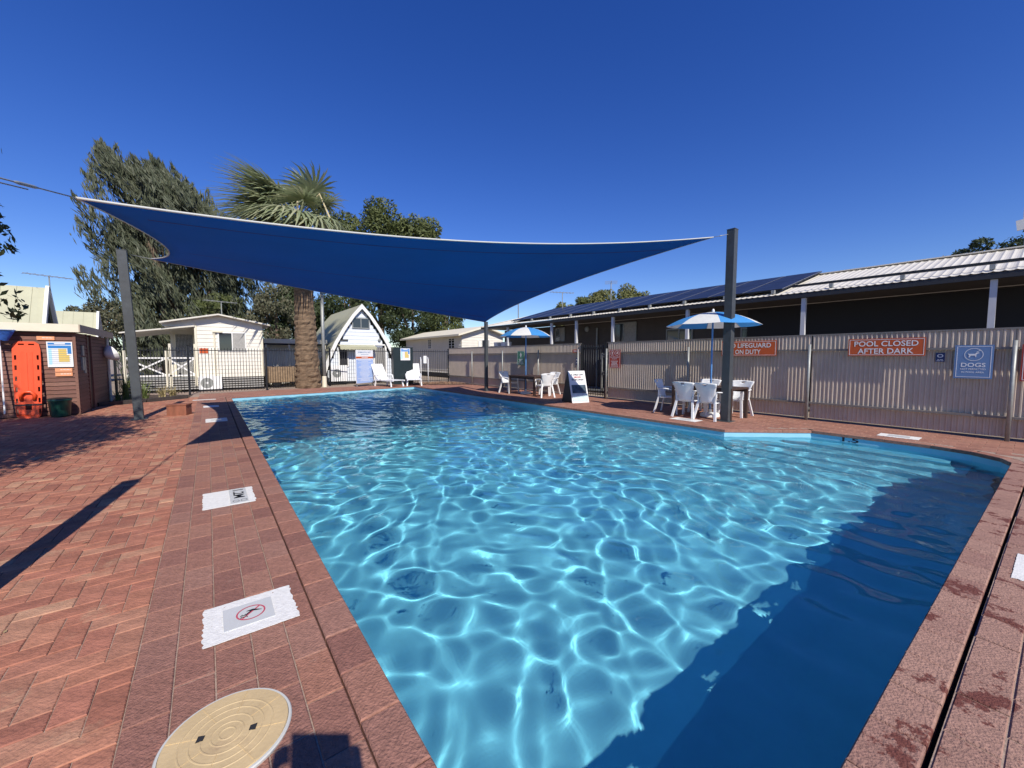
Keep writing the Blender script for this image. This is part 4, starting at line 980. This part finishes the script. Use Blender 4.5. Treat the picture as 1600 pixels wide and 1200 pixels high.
mb = MB(); pitch = .152; k = int((YB - YA) / pitch)
prof = [(0, 0), (.25, .004), (.5, .018), (.75, .004)]
ys = []
for i in range(k):
    for a, h_ in prof: ys.append((YA + pitch * (i + a), h_))
ys.append((YA + pitch * k, 0))
for y, h_ in ys:
    xt = 3.5 if y < 17.2 else 3.5 - (y - 17.2) * 1.2
    xt = max(xt, .1); mb.v += [(-.13, y, roofz(-.13) + h_), (xt, y, roofz(xt) + h_)]
mb.f = [(2 * i, 2 * i + 2, 2 * i + 3, 2 * i + 1) for i in range(len(ys) - 1)]
mb.build('roof_sheeting', M['roofwhite'], lb, fix=False)
MB().add([(3.5, YA, roofz(3.5)), (7, YA, 3.2), (7, YB, 3.2), (3.5, 17.2, roofz(3.5))], [(0, 1, 2, 3)]).build('rear_roof', M['roofwhite'], lb)
MB().beam((3.5, YA, roofz(3.5) + .03), (3.5, 17.2, roofz(3.5) + .03), .25, .03).build('ridge_cap', M['roofwhite'], lb)
MB().beam((-.16, YB, roofz(0) - .02), (3.5, 17.2, roofz(3.5) + .03), .2, .03).build('hip_cap', M['roofwhite'], lb)
# conduit / cable tray above gutter
MB().beam((.12, YA, roofz(.12) + .16), (.12, 4.3, roofz(.12) + .16), .06, .06).build('roof_rail', M['black'], lb)
for y in np.arange(-2, 17, 1.35):
    MB().bx(.0, .10, y - .04, y + .04, roofz(.05) + .03, roofz(.05) + .13).build('bracket', M['galv'], lb)
M['pvcell'] = mat('solar_cell', (.022, .026, .045), .4, .2, 3, spec=.35); M['pvframe'] = mat('panel_frame', (.35, .36, .38), .4, metal=.5)
ORD = ['first', 'second', 'third', 'fourth', 'fifth', 'sixth', 'seventh', 'eighth', 'ninth', 'tenth', 'eleventh', 'farthest']
for c in range(12):
    for rr_ in range(2):
        y = 4.55 + c * 1.07; xa, xb = (.12, 1.74) if rr_ == 0 else (1.77, 3.39)
        t_ = thing('solar_panel', f'dark blue solar panel on the long roof', 'solar panel', (13 + xa, y, roofz(xa) + .12), 0, 'solar panels on the long roof')
        pn = MB(); L_ = (xb - xa)
        fr = MB().beam((0, .52, 0), (L_, .52, L_ * sl_), 1.04, .035).build('frame', M['black'], t_)
        k2 = MB()
        for q in range(3):
            for w2 in range(2):
                a0, a1 = L_ * (q / 3) + .012, L_ * ((q + 1) / 3) - .006; b0, b1 = .02 + .5 * w2 + .004, .02 + .5 * w2 + .496
                k2.add([(a0, b0, a0 * sl_ + .023), (a1, b0, a1 * sl_ + .023), (a1, b1, a1 * sl_ + .023), (a0, b1, a0 * sl_ + .023)], [(0, 1, 2, 3)])
        k2.build('cells', M['pvcell'], t_, fix=False)
        e2 = MB().beam((0, 0.002, .022), (L_, .002, L_ * sl_ + .022), .018, .006); e2.build('edge_strip', M['pvframe'], t_)
        t_['label'] = f'{ORD[c]} dark solar panel from the white roof in the {"lower" if rr_ == 0 else "upper"} row'
# windows and doors on the verandah wall
for (ya, yb, z0, z1, hf) in ((14.8, 15.4, 2.3, 2.9, 'curtain'), (10.5, 11.7, .9, 2.9, 'curtain'), (8.0, 9.0, 1.2, 2.5, None), (5.3, 6.2, .1, 2.4, None)):
    window(lb, -(yb - ya) / 2, (yb - ya) / 2, z0, z1, rz=-90, loc=(1.60, (ya + yb) / 2, 0), fm='galv', half=hf)
MB().lathe([(.13, 0), (.13, .05), (.09, .08)], 18).build('wall_light', M['galv'], lb).matrix_local = Matrix.Translation((1.60, 13.24, 2.78)) @ Matrix.Rotation(R(-90), 4, 'Y')
MB().tube([(1.55, 12.6, 0), (1.55, 12.6, 2.8)], .045, 8).build('downpipe', M['galv'], lb)
MB().bx(1.56, 1.60, 3.84, 3.98, 2.16, 2.5).build('notice', M['print'], lb)
MB().bx(1.45, 1.60, -3, 6.0, .2, 3.0).build('dark_opening_slab', M['dark'], lb)  # near-black slab proud of the wall; shade of the open bay put into colour
for (y, s_) in ((18.95, .34), (18.2, .42)):
    t_ = thing('white_box', ['small white box left on the verandah far end', 'larger white box beside it on the verandah far end'][y < 18.5], 'box', (13.4, y, .04)); MB().bx(-.2, .2, -s_ / 2, s_ / 2, 0, 2.2).build('casing', M['white_pl'], t_); MB().bx(-.21, .21, -s_ / 2 - .01, s_ / 2 + .01, 2.2, 2.24).build('top', M['white_pl'], t_)
antenna((15.8, 16.2, 4.1), .9, -20, 'television antenna over the solar panels left of the round trees'); antenna((16.0, 13.0, 4.2), .9, 40, 'tilted television antenna between the round trees', 5, 1.0)
t_ = thing('whip_mast', 'thin dark mast at the far end of the long building', 'mast', (15.2, 19.4, 3.2)); MB().tube([(0, 0, 0), (0, 0, 1.5)], .03, 6).build('pole', M['rail'], t_); MB().tube([(-.5, 0, .3), (.5, 0, .3)], .015, 5).build('crossbar', M['rail'], t_)
t_ = thing('antenna_mast', 'tall radio mast with a white board behind the right roof', 'mast', (33.2, .75, 0)); MB().tube([(0, 0, 0), (0, 0, 8), (0, 0, 11.2)], [.09, .07, .03], 8).build('pole', M['galv'], t_)
MB().beam((-.1, -1.6, 8.35), (-.1, .35, 8.1), .12, .5).build('board', M['white_paint'], t_); MB().tube([(0, .1, 8.4), (0, .1, 9.0)], .06, 8).build('aerial', M['white_pl'], t_)

# ------------------------------------------------------------------ trees
def leaves(centers, radii, n_, size, rng, squash=.8, drop=0.):
    """leaf quads on clump shells"""
    c = np.repeat(np.asarray(centers), n_, 0); r = np.repeat(np.asarray(radii), n_); m = len(c)
    d = rng.normal(size=(m, 3)); d /= np.linalg.norm(d, axis=1)[:, None]; rad = r * rng.uniform(.45, 1.0, m) ** .5
    p = c + d * rad[:, None] * np.array([1, 1, squash]); p[:, 2] -= drop * rng.uniform(0, 1, m) * r
    a = rng.normal(size=(m, 3)); a[:, 2] -= drop * 2; a /= np.linalg.norm(a, axis=1)[:, None]; b = np.cross(a, d + .3 * rng.normal(size=(m, 3))); b /= np.linalg.norm(b, axis=1)[:, None]
    s = size * rng.uniform(.6, 1.3, m)[:, None]; a = a * s; b = b * s * .45
    V = np.stack([p - a, p - b * .9, p + a, p + b * .9], 1).reshape(-1, 3); F = np.arange(4 * m).reshape(-1, 4); return V, F
def tree(name, label, loc, h, rw, crown_z, n_cl, cl_r, n_l, size, m, seed, cat='tree', group=None, squash=.85, drop=0., trunk_r=.25, lobes=None, limbs=6):
    rng = np.random.default_rng(seed); t_ = thing(name, label, cat, loc, 0, group)
    C_ = []; cz = (crown_z + h) / 2; hz = (h - crown_z) / 2
    lobes = lobes or [(0, 0, cz, rw, hz)]
    for (lx, ly, lz, lr, lh) in lobes:
        k = max(3, n_cl // len(lobes)); d = rng.normal(size=(k, 3)); d /= np.linalg.norm(d, axis=1)[:, None]; q = rng.uniform(.35, 1, k) ** .6
        C_.append(np.array([lx, ly, lz]) + d * q[:, None] * np.array([lr - cl_r * .6, lr - cl_r * .6, lh - cl_r * .5]))
    C_ = np.concatenate(C_); rad = cl_r * rng.uniform(.6, 1.25, len(C_))
    V, F = leaves(C_, rad, n_l, size, rng, squash, drop); npmesh('crown', V, F, m, t_)
    tr = MB().tube([(0, 0, 0), (.1, .05, crown_z * .6), (0, 0, crown_z + hz * .8), (0, 0, crown_z + hz * 1.4)], [trunk_r, trunk_r * .8, trunk_r * .5, trunk_r * .15], 10)
    for i in range(limbs):
        c = C_[rng.integers(len(C_))]; z0_ = crown_z * .7 + hz * rng.uniform(0, .5); tr.tube([(0, 0, z0_), (c[0] * .5, c[1] * .5, (z0_ + c[2]) / 2 + .2), tuple(c)], [trunk_r * .4, trunk_r * .25, trunk_r * .08], 6)
    tr.build('trunk', M['trunk'], t_, True); return t_
def leafmat(name, cols): return mat(name, None, .6, cols=cols, trans=.25, spec=.3)
M['lf_bush'] = leafmat('olive_leaf', [(.06, .08, .025), (.13, .155, .05), (.08, .10, .035), (.18, .20, .07)])
M['lf_dark'] = leafmat('dark_leaf', [(.03, .045, .018), (.06, .08, .03), (.04, .06, .022), (.08, .10, .04)])
M['lf_pale'] = leafmat('pale_leaf', [(.15, .16, .05), (.22, .22, .08), (.11, .13, .04), (.26, .25, .10)])
M['lf_grey'] = leafmat('grey_green_leaf', [(.08, .09, .05), (.15, .15, .09), (.11, .11, .06), (.19, .17, .10)])
M['lf_cas'] = leafmat('casuarina_needle', [(.06, .075, .045), (.12, .135, .08), (.08, .095, .055), (.17, .175, .11)])

# casuarina: upswept wispy plumes leaning left
rng = np.random.default_rng(11); cas = thing('casuarina_tree', 'tall dark feathery casuarina tree with plumes leaning left', 'tree', (-2.6, 44.5, 0))
# local frame: u = camera right, w = away
ux = np.array([.797, -.604, 0]); wx = np.array([.604, .797, 0])
PV = []; 
spires = [(-4.3, 18.6, 1.5), (-3.0, 17.6, 1.6), (-5.9, 13.2, .7), (-4.9, 12.4, .9), (-.6, 17.6, 1.7), (.5, 16.2, 1.7), (1.6, 15.6, 1.6), (3.0, 13.8, 1.5), (4.6, 13.0, 1.3), (5.6, 11.8, 1.4), (-2, 14.5, 2.0), (0, 12.5, 2.5), (2, 11, 2.6), (-3.5, 10.5, 2.2), (-4.8, 8.0, 2.0), (3.8, 9.0, 2.2), (0, 9, 3), (-2.5, 7, 2.5), (2, 6.5, 2.8), (5, 6.5, 2), (-1, 5, 2.8), (4, 4.8, 2.2), (-4.2, 5.2, 1.6), (5.6, 4.4, 1.6), (-3.2, 4, 2)]
pl = []
spires = [((a * .80 + 1.5, b, c) if b < 14 else (a + .55, b, c)) for a, b, c in spires]
for (sx, sz, wd) in spires:
    for q in range(30):
        s = rng.uniform(0, 1) ** .8; base_ = np.array([sx + .3 + (1 - s) * .22 * sz * .35 + rng.normal(0, wd * (.10 + .50 * (1 - s))), rng.normal(0, 1.2 + (1 - s)), sz - 1.1 - (1 - s) * 4.0])
        L_ = rng.uniform(1.6, 2.9) * (.7 + .3 * (1 - s)); dr_ = np.array([-.40 + rng.normal(0, .18), rng.normal(0, .25), .95]); dr_ /= np.linalg.norm(dr_); pl.append((base_, dr_, L_))
for base_, dr_, L_ in pl:
    k = 105; s = rng.uniform(0, 1, k); rad = .33 * (1 - s) ** .8 + .02
    p = base_ + dr_ * (s * L_)[:, None] + rng.normal(size=(k, 3)) * rad[:, None] * np.array([1, 1, .6])
    nd = dr_ + rng.normal(size=(k, 3)) * .20; nd /= np.linalg.norm(nd, axis=1)[:, None]; ln = rng.uniform(.16, .42, k)[:, None]
    sd = np.cross(nd, rng.normal(size=(k, 3))); sd /= np.linalg.norm(sd, axis=1)[:, None]; sd *= rng.uniform(.025, .06, k)[:, None]
    PV.append(np.stack([p - nd * ln, p + sd, p + nd * ln, p - sd], 1))
P_ = np.concatenate(PV).reshape(-1, 3); V = P_[:, :1] * ux + P_[:, 1:2] * wx; V[:, 2] = P_[:, 2]
npmesh('crown', V, np.arange(len(V)).reshape(-1, 4), M['lf_cas'], cas)
tr = MB().tube([(0, 0, 0), (0, 0, 5), (-.6, .4, 10), (-1.6, 1.2, 15)], [.5, .42, .28, .08], 10)
for (sx, sz, wd) in spires: tr.tube([(0, 0, max(1.5, sz * .35)), tuple(sx * .5 * ux + np.array([0, 0, sz * .6])), tuple(sx * ux * .95 + np.array([0, 0, sz - 1.5]))], [.16, .10, .03], 6)
tr.build('trunk', M['trunk'], cas, True)

tree('rounded_tree', 'broad rounded green tree with three domed heads behind the palm and sail', (13.9, 40.0, 0), 17, 5, 4, 130, 1.15, 330, .17, M['lf_bush'], 31,
     lobes=[(-3.0, 2.3, 13.2, 2.6, 3.2), (.2, -.2, 13.6, 2.8, 3.4), (3.0, -2.4, 12.2, 2.7, 3.4), (-1, 0.5, 8.5, 3.8, 4), (2.5, -1.8, 7.5, 3.8, 4)], trunk_r=.4)
grp = 'lower trees beyond the chalets'
tree('bushy_tree', 'dense dark green tree directly behind the A-frame chalet right side', (15.2, 35.2, 0), 8.2, 3.2, 1.5, 45, .9, 260, .14, M['lf_dark'], 41, group=grp, drop=.3)
tree('bushy_tree', 'lighter green drooping tree left of the clear sky above the right cabin', (18.2, 34.5, 0), 7.6, 2.4, 1.5, 36, .8, 240, .13, M['lf_bush'], 42, group=grp, drop=.6)
tree('bushy_tree', 'dark bushy tree behind the carport left of the palm trunk', (6.0, 37.5, 0), 8.3, 3.2, 1.2, 50, .9, 260, .14, M['lf_dark'], 43, group=grp, drop=.4)
tree('bushy_tree', 'grey green tree with pale hanging leaves above the carport', (4.3, 35.6, 0), 7.2, 2.2, 2.4, 26, .7, 220, .13, M['lf_grey'], 44, group=grp, drop=.7)
tree('bushy_tree', 'dark tree between palm trunk and A-frame chalet', (9.6, 36.5, 0), 8.6, 2.8, 1.2, 44, .9, 240, .14, M['lf_dark'], 45, group=grp, drop=.4)
tree('bushy_tree', 'grey sparse tree at the left foot of the casuarina', (-6.2, 42.0, 0), 6.3, 2.3, 2.0, 20, .75, 160, .14, M['lf_grey'], 46, group=grp)
tree('bushy_tree', 'olive tree at the right foot of the casuarina', (1.2, 40.5, 0), 6.8, 2.6, 1.2, 36, .8, 220, .14, M['lf_bush'], 47, group=grp)
grp = 'round tree tops above the solar panels'
tree('round_tree', 'largest round pale green tree top above the solar panels', (31.1, 26.5, 0), 8.8, 1.9, 3.5, 40, .7, 260, .13, M['lf_pale'], 51, group=grp)
tree('round_tree', 'round pale green tree top right of the antenna', (33.6, 24.6, 0), 8.7, 1.9, 3.5, 40, .7, 260, .13, M['lf_pale'], 52, group=grp)
tree('round_tree', 'small round olive tree top under the left antenna', (29.6, 27.8, 0), 7.6, 1.3, 3.5, 22, .6, 220, .13, M['lf_bush'], 53, group=grp)
tree('round_tree', 'low olive tree top at the left end of the row', (28.2, 28.6, 0), 7.0, 1.3, 3.5, 18, .6, 200, .13, M['lf_pale'], 54, group=grp)
grp = 'trees behind the right roof'
tree('gum_tree', 'dark gum tree with rounded top behind the white roof', (46.3, 2.7, 0), 10.6, 2.3, 4, 40, .9, 260, .16, M['lf_dark'], 61, group=grp)
tree('gum_tree', 'paler low gum tree left of the dark one behind the white roof', (45.0, 4.6, 0), 9.0, 1.6, 4, 24, .7, 220, .15, M['lf_grey'], 62, group=grp)
tree('gum_tree', 'tall gum tree at the right picture edge behind the mast', (47.6, -.4, 0), 12.0, 2.6, 4, 44, 1.0, 260, .16, M['lf_dark'], 63, group=grp)

# near tree left of the frame: its low leaves enter the picture, its shadow lies on the deck
rng = np.random.default_rng(77); nt = thing('broadleaf_tree', 'dark leafed tree at the left picture edge shading the deck', 'tree', (-4.6, 6.6, 0))
M['lf_near'] = mat('near_leaf', None, .45, cols=[(.02, .035, .012), (.04, .06, .02), (.03, .045, .015)], trans=.15)
cl = []; rd = []
for i in range(620):
    d = rng.normal(size=3); d /= np.linalg.norm(d); q = rng.uniform(.2, 1) ** .5
    c = np.array([.0, -.25, 4.25]) + d * q * np.array([2.75, 3.5, 1.95]); cl.append(c); rd.append(rng.uniform(.28, .5))
cl += [np.array([2.50, .98, z]) for z in (2.42, 3.2)]; rd += [.16, .2]
V, F = leaves(cl, rd, 95, .062, rng, .9, .2); cr = npmesh('crown', V, F, M['lf_near'], nt)
V2, F2 = leaves([(2.74, .98, 2.06), (2.62, 1.0, 2.28), (2.73, 1.06, 1.98), (2.70, 1.0, 2.92), (2.74, .96, 2.75), (2.64, 1.0, 3.02)], [.13, .17, .07, .10, .08, .1], 26, .045, rng, .9, .3)
npmesh('crown', V2, F2, M['lf_near'], nt)
tr = MB().tube([(0, 0, 0), (-.05, .1, 1.5), (0, .2, 2.6), (.1, .4, 5.2)], [.17, .14, .11, .04], 12)
for c in (cl[::12] + [np.array([2.6, 1.0, 2.3]), np.array([2.6, 1.0, 2.9])]): tr.tube([(0, .2, 2.3 + rng.uniform(0, .8)), (c[0] * .5, c[1] * .5 + .1, 2.4 + (c[2] - 2.4) * .6 + .15), tuple(c)], [.06, .03, .008], 6)
tr.build('trunk', M['trunk'], nt, True)

# palm
pm = thing('fan_palm', 'thick trunked fan palm with windblown crown beyond the pool', 'palm', (3.72, 20.75, 0))
rng = np.random.default_rng(9); pts = []; ra = []
tk = MB(); N = 26; prof = []
for i in range(64):
    z = 7.6 * i / 63; r_ = .54 - .15 * min(1, z / 4.0) ** .9 - .02 * (z > 4.6) + (.018 if i % 2 else -.012); prof.append((r_, z))
tk.lathe(prof, N)
tk.v = [(x * (1 + .05 * rng.normal()) - .06 * z * .5 / 2, y * (1 + .05 * rng.normal()), z + .02 * rng.normal()) for x, y, z in tk.v]
M['palmtrunk'] = mat('palm_trunk', (.165, .11, .065), .95, .55, 4, 1, 30, stretch=(1, 1, 3)); tk.build('trunk', M['palmtrunk'], pm, False, fix=True)
M['palmleaf'] = mat('palm_leaf', None, .5, cols=[(.20, .24, .13), (.33, .37, .20), (.26, .30, .16), (.42, .42, .25)], trans=.3); M['palmdead'] = mat('dry_palm_leaf', None, .8, cols=[(.42, .36, .2), (.5, .42, .25)]); M['palmnew'] = mat('yellow_palm_leaf', None, .6, cols=[(.35, .38, .08), (.42, .42, .12)])
top_ = np.array([-.2, 0, 7.7])
def frond(dirv, L_, droop, m, seed, name='frond'):
    rg_ = np.random.default_rng(seed); d = np.array(dirv, float); d /= np.linalg.norm(d); up = np.array([0, 0, 1.]); wind = -ux * .32
    st = [top_ + d * L_ * s * .5 + np.array([0, 0, -droop * .25 * s * s]) for s in (0, .5, 1)]
    hub = st[-1]; dd = d + np.array([0, 0, -droop * .35]); dd /= np.linalg.norm(dd); side = np.cross(dd, up); side /= np.linalg.norm(side); nrm = np.cross(side, dd)
    V = []; F = []; k = 38
    for i in range(k):
        a = R(-115 + 230 * i / (k - 1)); v0 = dd * math.cos(a) + side * math.sin(a) + nrm * (.10 if i % 2 else -.05) ; v0 /= np.linalg.norm(v0); ln = L_ * .62 * (1 - .28 * abs(a) / 2.0) * rg_.uniform(.9, 1.08)
        b = len(V); sv = np.cross(v0, nrm); sv /= np.linalg.norm(sv); w = .06
        for q, s in enumerate((.04, .4, .75, 1.0)):
            p = hub + v0 * ln * s + np.array([0, 0, -1]) * (droop * .30 * s ** 2.4 * L_ * .5) + wind * s * s * L_ * .55; ww = w * (.35, 1, .55, .06)[q]; V += [p - sv * ww, p + sv * ww]
        F += [(b + 2 * q, b + 2 * q + 1, b + 2 * q + 3, b + 2 * q + 2) for q in range(3)]
    o = npmesh(name, np.array(V), F, m, pm); MB().tube([tuple(p) for p in st], [.04, .03, .015], 5).build('stalk', m, o)
for i in range(42):
    th = 2 * math.pi * i * .381966; el = (.95, .5, .05, -.35)[i % 4] + rng.uniform(-.1, .15); fx, fy = math.cos(th), math.sin(th)
    dv = ux * fx * math.cos(el) + wx * fy * math.cos(el) + np.array([0, 0, math.sin(el)]) - ux * .38; frond(dv, rng.uniform(2.5, 3.3), 1.25 - el * .7, M['palmleaf'], i)
frond(ux * .8 + np.array([0, 0, -.1]) - wx * .5, 1.6, .6, M['palmnew'], 91); frond(ux * .5 + np.array([0, 0, -.3]) - wx * .6, 1.9, 1.6, M['palmdead'], 92)
for (a, b, l) in ((-2.9, -.4, 1.9), (-3.3, -.8, 1.7), (.35, -.6, 2.2), (2.2, -.3, 1.6)):
    e0 = top_ ; mid_ = top_ + ux * a * .55 - wx * .4 + np.array([0, 0, .95]); en = top_ + ux * a * .78 - wx * .4 + np.array([0, 0, b]); e2 = en + np.array([0, 0, -l * .5])
    MB().tube([tuple(e0), tuple(mid_), tuple(en), tuple(e2)], [.035, .035, .05, .03], 6).build('flower_stalk', M['palmdead'], pm, True)

# few fallen leaves on the left deck
rng = np.random.default_rng(15); V = []; F = []
for i in range(120):
    x = rng.uniform(-5, -.4); y = rng.uniform(2.5, 15) if i % 3 else rng.uniform(9, 14.3)
    if x < -2.6 and y > 14.3: continue
    a = rng.uniform(0, 6.28); l = rng.uniform(.012, .03); k = len(V); dx, dy = math.cos(a) * l, math.sin(a) * l; z = .004
    V += [(x - dx, y - dy, z + .002), (x + dy * .45, y - dx * .45, z), (x + dx, y + dy, z + rng.uniform(.002, .012)), (x - dy * .45, y + dx * .45, z + .004)]; F.append((k, k + 1, k + 2, k + 3))
tag(npmesh('fallen_leaves', V, F, mat('dry_leaf', None, .9, cols=[(.20, .12, .06), (.38, .28, .14), (.10, .07, .03)])), 'few small dry leaves scattered on the left brick deck', 'leaf litter', kind='stuff')

# ------------------------------------------------------------------ photographer standing behind the camera (only the shadow shows)
pg = thing('person', 'person standing at the pool edge holding up a phone whose shadow falls on the bricks', 'person', (-.29, -.482, 0), -37.2)
sk_v = [(0, 0, .92), (0, 0, 1.10), (0, 0, 1.32), (0, .01, 1.44), (0, .03, 1.52), (0, .04, 1.62), (.18, 0, 1.36), (.22, .15, 1.20), (.13, .38, 1.36), (.11, .47, 1.41), (-.18, 0, 1.36), (-.24, .15, 1.20), (-.18, .38, 1.36), (-.16, .47, 1.41), (.10, 0, .86), (.11, .02, .48), (.12, 0, .08), (.13, .14, .04), (-.10, 0, .86), (-.11, .02, .48), (-.12, 0, .08), (-.13, .14, .04)]
sk_e = [(0, 1), (1, 2), (2, 3), (3, 4), (4, 5), (2, 6), (6, 7), (7, 8), (8, 9), (2, 10), (10, 11), (11, 12), (12, 13), (0, 14), (14, 15), (15, 16), (16, 17), (0, 18), (18, 19), (19, 20), (20, 21)]
sk_r = [.14, .135, .15, .06, .08, .095, .055, .045, .034, .035, .055, .045, .034, .035, .10, .065, .045, .04, .10, .065, .045, .04]
me = bpy.data.meshes.new('body'); me.from_pydata(sk_v, sk_e, []); bo = bpy.data.objects.new('body', me); link(bo)
bo.modifiers.new('skin', 'SKIN'); bpy.context.view_layer.update()
for i, r_ in enumerate(sk_r): me.skin_vertices[0].data[i].radius = (r_, r_)
me.skin_vertices[0].data[0].use_root = True
mod(bo, 'SUBSURF', levels=2, render_levels=2)
dgr = bpy.context.evaluated_depsgraph_get(); bm_ = bpy.data.meshes.new_from_object(bo.evaluated_get(dgr)); S.collection.objects.unlink(bo); bpy.data.objects.remove(bo); bm_.name = 'body'
bm_.materials.clear()
for m_ in (mat('bare_skin', (.42, .24, .16), .55), mat('navy_shirt', (.04, .06, .13), .85, .1, 20), mat('khaki_shorts', (.26, .21, .14), .9, .1, 20), mat('dark_shoe', (.03, .03, .03), .7)): bm_.materials.append(m_)
for p in bm_.polygons:
    c = p.center; p.use_smooth = True
    p.material_index = 3 if c.z < .10 else 2 if .52 < c.z < .98 else 1 if (.98 <= c.z < 1.46 and (abs(c.x) < .20 or c.y < .10)) else 0
bo = bpy.data.objects.new('body', bm_); link(bo, pg)
hair = MB(); hr = .112
hair.grid(lambda a, b: (.92 * hr * math.sin(b * 1.75) * math.cos(a * 6.2832), .035 - .015 + 1.05 * hr * math.sin(b * 1.75) * math.sin(a * 6.2832), 1.612 + 1.12 * hr * math.cos(b * 1.75)), 20, 8, lambda i, j: j > 4 and 2 <= i <= 7)
o_ = hair.build('hair', mat('brown_hair', (.045, .028, .018), .8, .3, 40), pg, True, fix=False); mod(o_, 'SOLIDIFY', thickness=.012)
for sx in (-1, 1):
    MB().tube([(sx * .098, .03, 1.575), (sx * .112, .022, 1.60), (sx * .104, .03, 1.63)], [.008, .016, .010], 8).build('ear', bm_.materials[0], pg, True)
    MB().lathe([(.0001, -.011), (.009, -.006), (.012, 0), (.009, .006), (.0001, .011)], 10, (sx * .034, .128, 1.605)).build('eye', M['print'], pg, True)
    MB().lathe([(.0001, -.005), (.005, 0), (.0001, .005)], 8, (sx * .034, .1385, 1.605)).build('pupil', M['blackprint'], pg)
MB().tube([(0, .125, 1.61), (0, .148, 1.575), (0, .128, 1.565)], [.009, .015, .010], 8).build('nose', bm_.materials[0], pg, True)
MB().tube([(-.024, .128, 1.535), (0, .136, 1.532), (.024, .128, 1.535)], [.004, .007, .004], 7).build('mouth', mat('lips', (.40, .14, .11), .5), pg, True)
skm = mat('skin', (.45, .26, .18), .6)
for sx, hx in ((-1, -.165), (1, .115)):
    for k in range(4): MB().tube([(hx, .47, 1.392 + .019 * k), (hx + sx * .012, .505, 1.395 + .019 * k), (hx - sx * .002, .525, 1.395 + .019 * k), (hx - sx * .024, .528, 1.395 + .019 * k)], [.010, .0095, .0085, .007], 7).build('finger', skm, pg, True)
    MB().tube([(hx, .465, 1.42), (hx - sx * .016, .485, 1.445), (hx - sx * .030, .495, 1.455)], [.012, .010, .008], 7).build('thumb', skm, pg, True)
ph = thing('phone', 'dark phone held up in landscape at the camera position', 'phone', (-.29, -.482, 0), -37.2); MB().bx(-.125, .095, .505, .516, 1.38, 1.52).build('phone_body', M['black'], ph)
